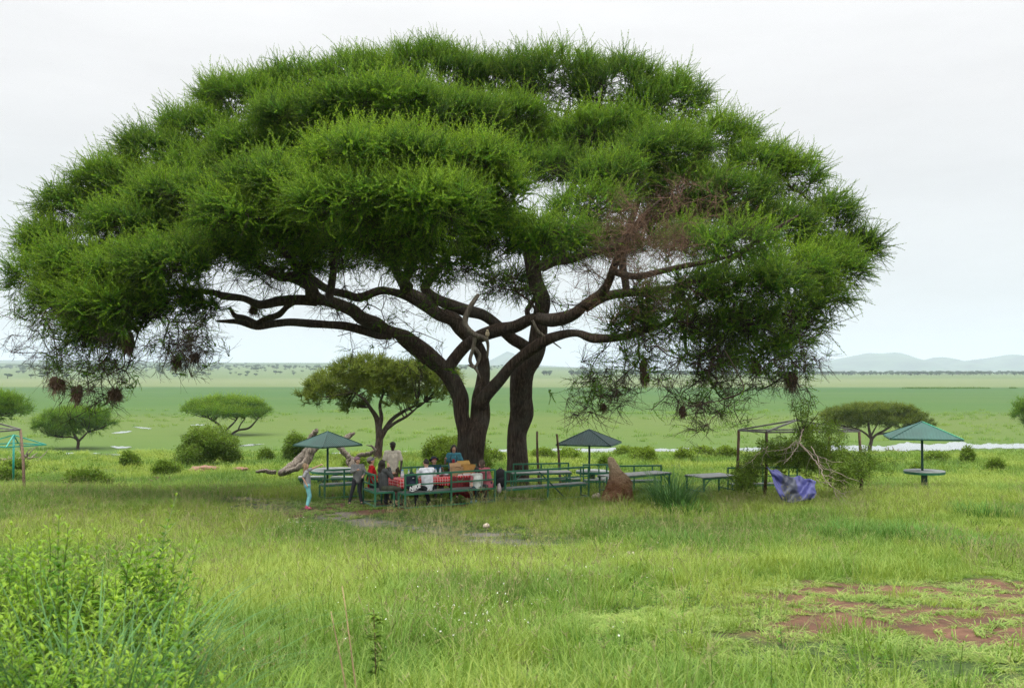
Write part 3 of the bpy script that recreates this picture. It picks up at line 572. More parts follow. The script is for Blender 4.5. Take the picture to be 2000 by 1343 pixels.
# thin leafy sprays along the finer branches too
sel_ = rng.random(len(BRN)) < .75; bp_ = BRN[sel_]+rng.normal(0, .12, (sel_.sum(), 3)); bd_ = rng.normal(0, 1, bp_.shape); bd_[:, 2] = np.abs(bd_[:, 2])*.6
hl = []
for hx, hy, D, sx_, sy_ in HANG[:15]+[HANG[2]]*2+[(1450, 700, 28.6, 80, 40), (1500, 660, 28.8, 70, 50), (1560, 690, 29, 40, 50), (1400, 680, 28.4, 70, 40), (1320, 690, 28.6, 70, 40), (1230, 700, 29, 60, 40), (80, 580, 29, 50, 50), (140, 640, 28.6, 70, 50), (230, 650, 28, 60, 50)]*2:
    for _ in range(7): hl.append(P(hx+rng.normal(0, sx_*.6), hy+rng.normal(-12, sy_*.5), D+rng.normal(0, .8)))
hl = np.array(hl); hd = rng.normal(0, .6, hl.shape)+np.array((0, 0, -.5)); hd[:, 0] += .6*np.sign(hl[:, 0]+1)
crown_obj('hanging_foliage', 'acacia_spray', 5, hl, hd, rng.uniform(.5, .85, len(hl)), np.clip(rng.normal(.35, .15, len(hl)), 0, 1), tree)
tp_ = np.concatenate([THP, bp_]); td_ = np.concatenate([THD, bd_])
crown_obj('crown_underside', 'acacia_thin', 3, tp_, td_, rng.uniform(.8, 1.4, len(tp_)), np.clip(rng.normal(.25, .2, len(tp_)), 0, 1), tree)
sel_ = rng.random(len(BRN)) < .35; bp_ = BRN[sel_]
crown_obj('bare_twigs', 'bare_twigs', 4, bp_, rng.normal(0, 1, bp_.shape)+np.array((0, 0, -.1)), rng.uniform(.6, 1.3, len(bp_)), np.zeros(len(bp_)), tree)
dp_ = np.array([P(1290+rng.normal(0, 60), 460+rng.normal(0, 42), 26.3+rng.normal(0, .7)) for _ in range(85)]+[P(1230+rng.normal(0, 60), 560+rng.normal(0, 40), 28+rng.normal(0, .8)) for _ in range(26)])
crown_obj('dead_twigs', 'dead_twigs', 3, dp_, rng.normal(0, 1, dp_.shape)+np.array((-.5, 0, .5)), rng.uniform(.7, 1.6, len(dp_)), np.zeros(len(dp_)), tree)
hp_ = []; 
for hx, hy, D, sx_, sy_ in HANG[:15]:
    for _ in range(11): hp_.append(P(hx+rng.normal(0, sx_*.6), hy+rng.normal(0, sy_*.6), D+rng.normal(0, .8)))
hp_ = np.array(hp_); crown_obj('hanging_twigs', 'bare_twigs', 4, hp_, rng.normal(0, .6, hp_.shape)+np.array((0, 0, -.8)), rng.uniform(.6, 1.3, len(hp_)), np.zeros(len(hp_)), tree)
# weaver nests hanging in the twigs
NEST = simple('nest_straw', (.105, .072, .044), .95, .35, 30, bump=1, bscale=60, spec=.1, col2=(.045, .027, .017))
def nest(px, py, D, rpx, hpx, label, k):
    c_ = P(px, py, D); r = rpx/FPX*D*.64; h = hpx/FPX*D*.70
    o = thing('weaver_nest', label, 'bird nest', c_, 0, 'weaver nests hanging from the umbrella thorn')
    mb = MB(); mb.ell((0, 0, 0), (r, r*.9, h), 16, 12, noise=.5, seed=k); mb.build('nest_body', NEST, o, smooth=True)
    mb = MB()
    for _ in range(320):
        d = rng.normal(0, 1, 3); d /= np.linalg.norm(d); s0 = d*np.array((r, r*.9, h))*.8; e = s0+d*r*rng.uniform(.2, .8)+np.array((0, 0, -h*rng.uniform(-.2, .9)))+rng.normal(0, r*.35, 3); mb.bar(s0, e, .009, .005)
    s2 = mb.build('loose_straw', DEAD_TWIG, o); s2['kind'] = 'stuff'
for k, a_ in enumerate([(345, 706, 28, 13, 16, 'larger of two dark straw nests at the tip of hanging twigs on the left'), (381, 697, 28, 10, 10, 'small round dark straw nest beside a larger one, hanging over the left plain'),
    (1257, 712, 28.6, 10, 14, 'upper of two stacked nests hanging right of the second trunk'), (1259, 737, 28.6, 12, 15, 'lower and larger of two stacked nests hanging right of the second trunk'), (1178, 795, 29, 9, 9, 'small nest low in green twigs just above the middle shade roof'),
    (1333, 803, 28, 9, 13, 'dark nest low among the bare hanging twigs, lowest of the right side'), (1431, 703, 28.5, 8, 9, 'small nest tucked under leafy twigs left of the big right hand clump'), (1476, 718, 28.5, 15, 12, 'wide brown nest under the leafy right edge of the crown'),
    (1545, 742, 29, 17, 20, 'big ragged nest at the far right tip of the drooping crown'), (225, 770, 28, 17, 16, 'round dark nest at the end of the long drooping left branch'), (112, 750, 28, 22, 17, 'wide nest at the outermost left of the drooping branch'),
    (150, 768, 28, 14, 22, 'tall shaggy nest in the middle of the drooping left branch'), (250, 670, 27.8, 18, 26, 'tall light brown nest hanging high on the left drooping branch'), (495, 604, 31.4, 11, 12, 'small brown nest beside the broken stub of the left limb')]): nest(*a_, k)
# ================================================================ grass and ground plants
GRASS = leafmat('grass_blade', (.046, .140, .018), (.112, .242, .027), (.250, .340, .055), .36, .5, .3, base=(.41, .44, .15))
HERB = leafmat('herb_leaf', (.026, .095, .012), (.085, .225, .018), (.16, .31, .026), .36, .5, .3, base=(.33, .45, .05))
BUSHLEAF = leafmat('bush_leaf', (.045, .110, .016), (.110, .200, .024), (.20, .30, .034), .28, .5, .3, base=(.2, .26, .04))
SEED = simple('seed_head', (.26, .25, .11), .9, .2, 5, spec=.1)
HERBSTEM = simple('herb_stem', (.13, .19, .05), .7, .2, 6)
WHITEFLOWER = simple('white_flower', (.75, .75, .68), .8, .05, 5)
def blade(mb, b, th, ht, lean, wd, seg=3, mi=0, droop=1.0, tipsh=.5):
    dx, dy = math.cos(th), math.sin(th); px_, py_ = -dy, dx; V = []; F = []
    for i in range(seg+1):
        t_ = i/seg; r = lean*t_**1.7*ht; z = ht*(t_-droop*.28*lean*t_**3); w_ = wd*(1-t_**1.6)*.5+.0006
        c_ = (b[0]+dx*r, b[1]+dy*r, b[2]+z); V += [(c_[0]-px_*w_, c_[1]-py_*w_, c_[2]), (c_[0]+px_*w_, c_[1]+py_*w_, c_[2])]
    F = [(2*i, 2*i+1, 2*i+3, 2*i+2) for i in range(seg)]
    s0 = rng.uniform(0, .25); mb.v.append(np.array(V)); mb.f += [tuple(k+mb.n for k in f) for f in F]; mb.m += [mi]*seg
    mb.sh.append(np.repeat(np.linspace(0, tipsh*rng.uniform(.2, 1), seg+1), 2)+s0*0); mb.n += len(V)
def clump(nb, rad, h0, h1, wd, lean=(.2, .9), seg=3, seeds=0):
    mb = MB()
    for i in range(nb):
        r = rad*math.sqrt(rng.random()); a = rng.uniform(0, 6.28); blade(mb, (r*math.cos(a), r*math.sin(a), -.02), a+rng.normal(0, 1.2), rng.uniform(h0, h1), rng.uniform(*lean), wd*rng.uniform(.6, 1.2), seg)
    for i in range(seeds):
        r = rad*math.sqrt(rng.random()); a = rng.uniform(0, 6.28); h = h1*rng.uniform(1.1, 1.6); d = np.array((rng.normal(0, .2), rng.normal(0, .2), 1)); b = np.array((r*math.cos(a), r*math.sin(a), 0)); e = b+d*h
        mb.bar(b, e, .0035, .0025, 0); tp = d/np.linalg.norm(d)
        for k in range(3):
            an = rng.uniform(0, 6.28); q1 = e+np.array((math.cos(an)*.05, math.sin(an)*.05, .03))*rng.uniform(.6, 1.2); mb.bar(e-tp*.02*k, q1-tp*.02*k, .0035, .0025, 1)
    return mb
def creeping(nb):
    mb = MB()
    for i in range(nb):
        a = rng.uniform(0, 6.28); r = .16*rng.random(); b = (r*math.cos(a*1.7), r*math.sin(a*1.7), .005); blade(mb, b, a, rng.uniform(.02, .07), rng.uniform(1.6, 3.2), .009, 3, droop=.6, tipsh=.9)
    return mb
def leaf(mb, b, d, ln, wd, mi=0, droop=.4, shade=0.0, up=(0, 0, 1)):
    d = np.array(d, float); d /= np.linalg.norm(d); s_ = np.cross(d, up); s_ /= np.linalg.norm(s_)+1e-9; u = np.cross(s_, d)
    b = np.array(b, float); m1 = b+d*ln*.45; e = b+d*ln-np.array((0, 0, droop*ln*.5))
    mb.add([b, m1-s_*wd/2+u*wd*.15, e, m1+s_*wd/2+u*wd*.15, m1-np.array((0, 0, droop*ln*.05))], [(0, 1, 4), (1, 2, 4), (0, 4, 3), (3, 4, 2)], mi, shade)
def herb(h, pairs, ln, wd):
    mb = MB(); p = curve_pts((0, 0, 0), (rng.normal(0, .12), rng.normal(0, .12), 1), h, 6, (rng.normal(0, .3), rng.normal(0, .3), 0), .04); tri_tube(mb, p, .006, .003, 0)
    for i in range(pairs):
        t_ = .12+.88*i/(pairs-1); k = min(5, int(t_*6)); f = t_*6-k; b = p[k]*(1-f)+p[min(k+1, 6)]*f; a = i*1.57+rng.normal(0, .2); sz = (1-.55*t_**2)*rng.uniform(.8, 1.15)
        for s_ in (0, math.pi): leaf(mb, b, (math.cos(a+s_), math.sin(a+s_), .35+.7*t_), ln*sz, wd*sz, 1, .9*(1-t_*.5), max(0, t_-.55)*1.3)
        if i < pairs-3 and rng.random() < .5:
            for s_ in range(3): a2 = rng.uniform(0, 6.28); leaf(mb, b, (math.cos(a2), math.sin(a2), .9), ln*.5, wd*.5, 1, .5, .2)
    return mb
def leafclump(n, rad, ln, wd):
    mb = MB()
    for i in range(n):
        d = rng.normal(0, 1, 3); d /= np.linalg.norm(d); r = rad*rng.random()**.5; leaf(mb, d*r, d+np.array((0, 0, .4))+rng.normal(0, .4, 3), ln*rng.uniform(.6, 1.2), wd*rng.uniform(.7, 1.1), 1, .4, rng.uniform(0, .35))
    for i in range(4):
        d = rng.normal(0, 1, 3); tri_tube(mb, [(0, 0, 0), d*rad*.7], .006, .003, 0)
    return mb
protos('grass_short', [clump(nb, .17, .06, .20, .010, seeds=sd_).mesh('grass_short', [GRASS, SEED]) for nb, sd_ in ((52, 0), (46, 0), (54, 0), (50, 0))])
protos('grass_long', [clump(nb, .17, .14, .40, .009, (.15, .9), 4, sd_).mesh('grass_long', [GRASS, SEED]) for nb, sd_ in ((40, 0), (42, 0), (38, 1))])
protos('grass_far', [clump(34, .42, .16, .42, .022, (.2, .9), 2, 0).mesh('grass_far', [GRASS, SEED]) for k in range(3)])
protos('creeping_grass', [creeping(34).mesh('creeping_grass', [GRASS]) for _ in range(3)])
protos('herb', [herb(h, n_, l_, w_).mesh('herb', [HERBSTEM, HERB]) for h, n_, l_, w_ in ((.95, 14, .165, .048), (.8, 12, .18, .052), (1.05, 15, .155, .046), (.7, 11, .17, .052))])
protos('weed', [herb(h, n_, l_, w_).mesh('weed', [HERBSTEM, HERB]) for h, n_, l_, w_ in ((.22, 6, .06, .03), (.16, 5, .07, .035), (.3, 7, .06, .028))])
protos('leaf_clump', [leafclump(34, .24, .12, .065).mesh('leaf_clump', [BARK_FINE, BUSHLEAF]) for _ in range(4)])
protos('leaf_clump_large', [leafclump(40, .42, .14, .085).mesh('leaf_clump_large', [BARK_FINE, BUSHLEAF]) for _ in range(3)])
def dry_stem():
    mb = MB()
    for i in range(5):
        a = rng.uniform(0, 6.28); b = np.array((rng.normal(0, .08), rng.normal(0, .08), 0)); p = curve_pts(b, (rng.normal(0, .3), rng.normal(0, .3), 1), rng.uniform(.3, .6), 4, (rng.normal(0, .4), rng.normal(0, .4), -.1), .06); mb.tube(p, np.linspace(.0025, .0012, 5), 3, 0, cap=False)
        for k in range(4): q1 = p[-1]+rng.normal(0, .022, 3); mb.bar(p[-1]-(p[-1]-p[-2])*.12*k, q1, .004, .003)
    return mb
protos('dry_stem', [dry_stem().mesh('dry_stem', [SEED]) for _ in range(3)])
protos('dark_weed', [leafclump(30, .2, .09, .04).mesh('dark_weed', [BARK_FINE, BUSHLEAF]) for _ in range(3)])
def in_view(x, y, mar=3): return np.abs(x) < .53*y+mar
def field(name, key, nv, y0, y1, dens, sc, dfun, tint, mar=3, tilt=.12, maxn=60000, kind='stuff'):
    area = (y1-y0)*((.53*(y0+y1)/2+mar)*2); n = min(int(area*dens*1.05), maxn*3)
    y = np.sqrt(rng.random(n)*(y1**2-y0**2)+y0**2); x = rng.uniform(-1, 1, n)*(.53*y+mar)
    k = (rng.random(n) < dfun(x, y)) & dry(x, y); x, y = x[k], y[k]; n = len(x); z = gz(x, y)
    rot = np.stack([rng.normal(0, tilt, n), rng.normal(0, tilt, n), rp(n)], 1)
    s_ = sc(x, y)*rng.uniform(.7, 1.3, n)
    o = scatter(name, key, nv, np.stack([x, y, z-.01], 1), rot, np.broadcast_to(s_, (n,)), np.clip(tint(x, y)+rng.normal(0, .12, n), 0, 1), kind=kind); print(name, n); return o
def dry(x, y):
    px = 1000+x/y*FPX; py = HOR+(CZ-gz(x, y))/y*FPX; ok = np.ones(np.shape(x), bool)
    for xs_, ty_, by_ in POOLS: ok &= ~((px > xs_[0]) & (px < xs_[-1]) & (py > np.interp(px, xs_, ty_)-.5) & (py < np.interp(px, xs_, by_)+3.0))
    return ok
def patchy(x, y, s=41, f=.35): return fbm(x*f, y*f*.8, s, 4)
long_m = lambda x, y: sstep(.46, .60, patchy(x, y, 45, .22)+.10*(1-sstep(2, 9, x))+.10*sstep(7, 10, y)*(1-sstep(19, 24, y))-.12*sstep(3, 6, x)*(1-sstep(13, 16, y)))
tnt = lambda x, y: .05+.85*sstep(.32, .70, patchy(x, y, 61, .28))+.45*(fbm(x*1.1, y*1.1, 66)-.45)
sd_ = lambda x, y: np.minimum(seg_dist(x, y, PATH), np.where(soil_table(x, y) > .2, .2, 9))
low = lambda x, y: .30+.70*sstep(.6, 2.4, seg_dist(x, y-.0, PATH)+0*x)
noth = lambda x, y: sstep(1.2, 2.6, seg_dist(x, y, PATH))
nosoil = lambda x, y: 1-np.maximum(np.maximum(soil_table(x, y), soil_path(x, y)*.97), soil_right(x, y)*.985)
rp_area = lambda x, y: 1-sstep(.8, 1.3, np.hypot((x-PATCH[0]-.6)/6.0, (y-PATCH[1])/4.2))
hs = lambda x, y: .75+.75*sstep(.35, .7, patchy(x, y, 71, .4))
field('grass', 'grass_short', 4, 5.5, 20, 62, lambda x, y: hs(x, y)*(1-.55*rp_area(x, y)), lambda x, y: nosoil(x, y)*(1-.6*rp_area(x, y)), tnt, 5)
field('grass', 'grass_short', 4, 20, 33, 36, lambda x, y: hs(x, y)*1.15*low(x, y), nosoil, tnt, 5.5)
field('tall_grass', 'grass_long', 3, 5.5, 17, 22, lambda x, y: .95, lambda x, y: nosoil(x, y)*long_m(x, y)*(1-.9*rp_area(x, y)), lambda x, y: tnt(x, y)+.15, 5)
field('tall_grass', 'grass_long', 3, 17, 36, 11, lambda x, y: .95, lambda x, y: nosoil(x, y)*(.25+.75*long_m(x, y))*noth(x, y), lambda x, y: tnt(x, y)+.12, 5.5)
field('grass', 'grass_far', 3, 32, 52, 7.5, lambda x, y: .85, lambda x, y: nosoil(x, y), lambda x, y: tnt(x, y)+.1, 7)
field('grass', 'grass_far', 3, 52, 78, 3.4, lambda x, y: 1.05, lambda x, y: np.ones_like(x), lambda x, y: tnt(x, y)+.15, 9)
field('creeping_grass', 'creeping_grass', 3, 7, 20, 95, lambda x, y: 1.0, lambda x, y: rp_area(x, y)*(.16+.84*sstep(.38, .60, fbm(x*1.6, y*1.6, 83, 4)))*(1-.75*soil_right(x, y)), lambda x, y: .45+.3*fbm(x*2, y*2, 5), 4)
field('weeds', 'weed', 3, 6, 34, 5, lambda x, y: 1.0, lambda x, y: nosoil(x, y)*sstep(.5, .62, patchy(x, y, 91, .5)), lambda x, y: .4, 2, .2)
field('weeds', 'weed', 3, 26, 32.5, 16, lambda x, y: 1.0, lambda x, y: soil_table(x, y)*.5*sstep(.45, .6, fbm(x*2, y*2, 93)), lambda x, y: .5, 2, .2)
field('low_herbs', 'leaf_clump_large', 3, 46, 80, 1.6, lambda x, y: .8, lambda x, y: sstep(.45, .62, patchy(x, y, 95, .2))*(.35+.65*sstep(55, 68, y)), lambda x, y: .45, 4, .4)
field('sparse_grass', 'creeping_grass', 3, 25, 32.5, 26, lambda x, y: 1.2, lambda x, y: np.maximum(soil_table(x, y), soil_path(x, y))*sstep(.42, .58, fbm(x*1.4, y*1.4, 101, 4)), lambda x, y: .35, 1)
field('dry_stems', 'dry_stem', 3, 6, 34, 5.5, lambda x, y: 1.0, lambda x, y: nosoil(x, y)*(1-.8*rp_area(x, y))*sstep(.40, .60, patchy(x, y, 103, .45)), lambda x, y: .5, 2, .25)
field('dark_weeds', 'dark_weed', 3, 8, 44, 1.5, lambda x, y: .9, lambda x, y: nosoil(x, y)*sstep(.54, .64, patchy(x, y, 107, .7)), lambda x, y: .3+.4*fbm(x, y, 6), 2, .3)
# tussocky cover on the plain
field('marsh_grass', 'grass_far', 3, 128, 300, .05, lambda x, y: 2.2, lambda x, y: sstep(.47, .56, fbm(x*.04, y*.09, 97, 4)), lambda x, y: .35+.4*fbm(x*.03, y*.1, 98), 10, .1)
# small white flowers sprinkled in the grass
mb = MB()
for k in range(5):
    a = k*1.257; mb.add([(0, 0, 0), (math.cos(a-.4)*.014, math.sin(a-.4)*.014, .006), (math.cos(a)*.024, math.sin(a)*.024, .01), (math.cos(a+.4)*.014, math.sin(a+.4)*.014, .006)], [(0, 1, 2, 3)])
protos('flower', [mb.mesh('flower', [WHITEFLOWER])])
fx, fy, fzs = [], [], []
for cx, cy, sx_, sy_, n_ in ((880, 1210, 90, 32, 70), (960, 1225, 60, 25, 40), (575, 1040, 28, 7, 70), (1180, 1100, 100, 40, 40), (520, 1050, 40, 20, 25), (1050, 1150, 200, 90, 60)):
    for _ in range(n_):
        X, Y, Z = on_ground(cx+rng.normal(0, sx_), cy+rng.normal(0, sy_)); fx.append((X, Y, Z+rng.uniform(.16, .28)))
fx = np.array(fx); nn_ = len(fx)
scatter('white_flowers', 'flower', 1, fx, np.stack([rng.normal(.5, .4, nn_), rng.normal(0, .4, nn_), rp(nn_)], 1), rng.uniform(.25, .62, nn_), np.zeros(nn_))
# ---------------------------------------------------------------- big weeds close to the camera, lower left
def gp3(px, Y): X = ray(px, 900)[0]*Y; return X, Y, G(X, Y)
bush = thing('weed_thicket', 'tall bright green leafy weeds filling the lower left corner close to the camera', 'plant', gp3(150, 7))
o0 = np.array(bush.location)
pts = []
for _ in range(2600):
    Y = rng.uniform(5.0, 9.3); px = rng.uniform(-160, 470); x = ray(px, 900)[0]*Y
    lim = np.interp(px, [-160, 300, 350, 380, 430, 470], [9.3, 9.3, 8.6, 7.2, 6.2, 5.2])
    if Y > lim: continue
    if rng.random() < .35: continue
    hgt = np.interp(Y, [5, 6.5, 8, 9.3], [.75, 1.05, 1.55, 1.55])*np.interp(px, [-160, 60, 130, 200, 280, 340, 400, 470], [.84, .98, 1.10, .84, 1.06, 1.04, .5, .4])*rng.uniform(.62, 1.02)*(.75+.45*vnoise(x*1.6, Y*1.6, 77))
    pts.append((x, Y, G(x, Y), hgt))
pts = np.array(pts); pts = pts[rng.permutation(len(pts))[:720]]
rot = np.stack([rng.normal(0, .1, len(pts)), rng.normal(0, .1, len(pts)), rp(len(pts))], 1)
pl_ = pts[:, :3].copy(); pl_[:, 2] += np.maximum(0, pts[:, 3]-1.0)*.95; 
o = scatter('leafy_stems', 'herb', 4, pl_-o0, rot, np.minimum(pts[:, 3], 1.0)*rng.uniform(.95, 1.1, len(pts)), np.clip(rng.normal(.55, .22, len(pts)), 0, 1), bush)
k = pts[:, 3] > 1.0; lo = pts[k]; o = scatter('lower_stems', 'herb', 4, lo[:, :3]-o0, rot[k], np.full(len(lo), .95), np.clip(rng.normal(.3, .15, len(lo)), 0, 1), bush)
def tussock(name, label, loc, n, h0, h1, wd, rad, lean, tint, cat='grass tussock', group=None, seg=6):
    mb = MB()
    for i in range(n):
        r = rad*math.sqrt(rng.random()); a = rng.uniform(0, 6.28); blade(mb, (r*math.cos(a), r*math.sin(a), -.03), a+rng.normal(0, .5), rng.uniform(h0, h1), rng.uniform(*lean), wd*rng.uniform(.6, 1.15), seg, droop=1.4, tipsh=.25)
    o = mb.build(name, [TUSS[tint]], None, smooth=True); o.location = loc; return tag(o, label, cat, group)
def flat_leaf(name, col, tr=.25):
    m, t, o = newmat(name); q = NT(t); c_ = q.ramp(q.noise(3, 4, .6), [(.35, tuple(x*.75 for x in col)), (.65, tuple(min(1, x*1.2) for x in col))]); b = q.n('ShaderNodeBsdfPrincipled', Roughness=.6); b.inputs['Specular IOR Level'].default_value = .15
    q.l(c_, b.inputs[0]); tr_ = q.n('ShaderNodeBsdfTranslucent'); q.l(c_, tr_.inputs[0]); ms = q.n('ShaderNodeMixShader', Fac=tr); q.l(b.outputs[0], ms.inputs[1]); q.l(tr_.outputs[0], ms.inputs[2]); q.l(ms.outputs[0], o.inputs[0]); return m
TUSS = {'blue': flat_leaf('tussock_blue_green', (.085, .185, .052)), 'green': flat_leaf('tussock_green', (.085, .20, .03)), 'lime': flat_leaf('tussock_lime', (.17, .28, .035))}
tussock('grass_tussock', 'arching blue green broad-bladed grass growing amid the lower left leafy weeds', gp3(190, 5.9), 230, .8, 1.5, .018, .55, (.35, 1.2), 'blue')
tussock('grass_tussock', 'second clump of arching blue green blades at the left edge amid the leafy weeds', gp3(40, 6.2), 130, .6, 1.15, .016, .5, (.35, 1.2), 'blue')
tussock('grass_tussock', 'upright long green blades rising at the right edge of the lower left weeds', gp3(330, 6.0), 60, .45, .95, .016, .35, (.25, .9), 'green')
tussock('grass_tussock', 'loose tuft of long bright blades at the bottom edge right of the leafy weeds', gp3(480, 6.6), 120, .3, .62, .013, .65, (.2, .9), 'lime')
tussock('grass_tussock', 'large dark tussock of broad arching blades right beside the termite mound', (*[on_ground(1312, 992)[i] for i in (0, 1)], 0), 330, .7, 1.45, .030, .62, (.25, 1.25), 'blue')
tussock('grass_tussock', 'low spreading tussock of pale drooping blades in front of the big tussock', (*[on_ground(1345, 1003)[i] for i in (0, 1)], 0), 120, .35, .75, .022, .7, (.5, 1.4), 'green')
for px, py, h, nm in ((1330, 1065, .4, 'tuft of darker green grass below the broad-bladed tussock'), (1660, 1052, .55, 'thick dark green grass tuft left of the right hand mud patch'), (1790, 1058, .55, 'wide dark green grass tuft above the mud patch'), (1900, 1075, .45, 'dark green grass tuft nearest the right edge above the mud'), (1925, 1010, .6, 'upright dark green grass tuft below the round table')):
    X, Y, Z = on_ground(px, py); tussock('grass_tuft', nm, (X, Y, Z), 420, h*.5, h, .014, .9, (.2, .9), 'green', 'grass tuft')
# tall weed and dry stalks beside the thicket
X, Y, Z = gp3(735, 7.6)
wd_ = thing('tall_weed', 'single slender weed with tufts of leaves standing alone near the bottom edge', 'plant', (X, Y, Z))
mb = MB(); p = curve_pts((0, 0, 0), (0, .02, 1), .72, 6, (0, 0, 0), .03); mb.tube(p, np.linspace(.006, .003, 7), 5); mb.build('stem', simple('weed_stem', (.16, .09, .05), .8), wd_)
mb = MB()
for i in range(70):
    t_ = rng.uniform(.25, 1)**.8; b = p[min(5, int(t_*6))]; a = rng.uniform(0, 6.28); leaf(mb, b+np.array((0, 0, rng.uniform(0, .1))), (math.cos(a), math.sin(a), .4), .10, .04, 0, .8, t_*.4)
lf_ = mb.build('leaves', HERB, wd_); lf_['kind'] = 'stuff'
DRY = simple('dry_stalk', (.40, .27, .15), .8, .2, 6)
for (a1, b1, a2, b2), lb in (((688, 1345, 655, 1190), 'shorter dry reddish stalk leaning left at the bottom edge'), ((705, 1345, 672, 1145), 'taller dry reddish stalk at the bottom edge beside the lone weed')):
    p0 = np.array(gp3(a1, 7.2)); e = P(a2, b2, 7.2); mb = MB(); n_ = curve_pts(p0, e-p0, np.linalg.norm(e-p0), 6, (0, 0, 0), .02); mb.tube(n_, np.linspace(.008, .003, 7), 6); o = mb.build('dry_stalk', DRY, smooth=True); tag(o, lb, 'dry stalk')
# ---------------------------------------------------------------- bushes behind the picnic
def shrub(name, label, px, Y, wpx, hpx, dens=1, tint=.45, group=None, basepy=None, key='leaf_clump', nv=4, cs=1.0, stems=6):
    X = ray(px, 880)[0]*Y; zg = G(X, Y); rx = wpx/2/FPX*Y; h = hpx/FPX*Y
    o = thing(name, label, 'shrub', (X, Y, zg), 0, group)
    nl = 15; C = []
    for k in range(nl):
        a = rng.uniform(0, 6.28); r = rng.uniform(.05, .78); hz_ = rng.uniform(.28, .8)*(1-.45*r*r); C.append((rx*r*math.cos(a), rx*.8*r*math.sin(a), h*hz_, rx*rng.uniform(.22, .42), h*rng.uniform(.16, .28)))
    n = int(150*dens*rx*h)+30; pp = []; tt = []
    for i in range(n):
        c_ = C[i % nl]; u = rng.normal(0, 1, 3); u /= np.linalg.norm(u); r = rng.uniform(.72, 1.05); p = np.array(c_[:3])+u*np.array((c_[3], c_[3]*.9, c_[4]))*r
        if p[2] < .05: p[2] = .05+rng.random()*.2
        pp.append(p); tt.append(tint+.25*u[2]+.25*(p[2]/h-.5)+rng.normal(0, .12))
    pp = np.array(pp); scatter('foliage', key, nv, pp, eul_from_dir(rng.normal(0, 1, pp.shape)+np.array((0, 0, 1.)), rp(len(pp))), rng.uniform(.75, 1.25, len(pp))*cs, np.clip(tt, 0, 1), o)
    mb = MB()
    for k in range(stems):
        c_ = C[k % nl]; mb.tube(curve_pts((rng.normal(0, .1), rng.normal(0, .1), -.05), (c_[0], c_[1], c_[2]), np.linalg.norm(c_[:3]), 5, (0, 0, .1), .1), np.linspace(.035, .012, 6), 6)
    st_ = mb.build('stems', BARK_FINE, o, smooth=True); st_['kind'] = 'stuff'; return o
shrub('round_shrub', 'dense round dark green shrub on the plain edge below the low flat-topped tree', 410, 58, 142, 78, 1.2, .42)
shrub('round_shrub', 'small round olive shrub behind the left tip of the left shade roof', 577, 62, 56, 55, 1.2, .35)
shrub('round_shrub', 'wide pale green shrub behind the trunks and the woman in teal', 885, 47, 190, 92, 1.1, .7)
shrub('round_shrub', 'low broad shrub standing in tall grass near the left rusty post', 172, 40, 95, 34, 1.2, .4)
for px, Y, w_, h_, tn, lb in [(1420, 66, 46, 26, .7, 'bright leafy shrub against the water behind the braced plank table'), (1260, 60, 60, 30, .75, 'shrub on the rim right above the termite mound'), (1335, 63, 40, 22, .8, 'yellow green shrub on the rim above the big tussock'), (1110, 62, 60, 24, .75, 'shrub behind the left tip of the middle shade roof'), (1060, 66, 40, 20, .7, 'low shrub on the rim between the second trunk and the wooden poles'),
  (1888, 60, 20, 34, .5, 'narrow upright shrub right of the right shade roof'), (1945, 55, 30, 20, .5, 'small rounded shrub in the grass near the right edge'), (700, 55, 60, 24, .55, 'shrub between the arms of the fallen grey tree'), (520, 62, 30, 24, .5, 'small shrub between the round dark shrub and the olive one'), (255, 56, 44, 26, .4, 'small bright shrub below the far left flat-topped acacia'), (325, 50, 50, 26, .45, 'sparse shrub with reddish stems left of the round dark shrub'),
  (1500, 60, 60, 24, .6, 'shrub behind the left post of the rusty canopy frame'), (1640, 58, 60, 30, .5, 'shrub behind the right part of the fallen branches'), (30, 52, 50, 24, .5, 'shrub behind the rusty post at the left edge'), (10, 45, 60, 30, .4, 'low leafy shrub at the left edge below the teal frame'), (1830, 62, 60, 18, .55, 'low flat shrub at the waterside behind the right shade roof'), (1220, 68, 50, 18, .7, 'low shrub against the water left of the termite mound tip'),
  (1370, 68, 60, 18, .7, 'low wide shrub against the water above the big tussock'), (1180, 55, 26, 22, .4, 'small dark green shrub just left of the termite mound'), (1790, 50, 24, 26, .45, 'small dark shrub left of the right shade roof pole'), (960, 60, 60, 22, .7, 'low shrub seen between the two trunks')]:
    shrub('low_shrub', lb, px, Y, w_, h_, 1.6, tn, 'low shrubs along the rim above the river', stems=3)
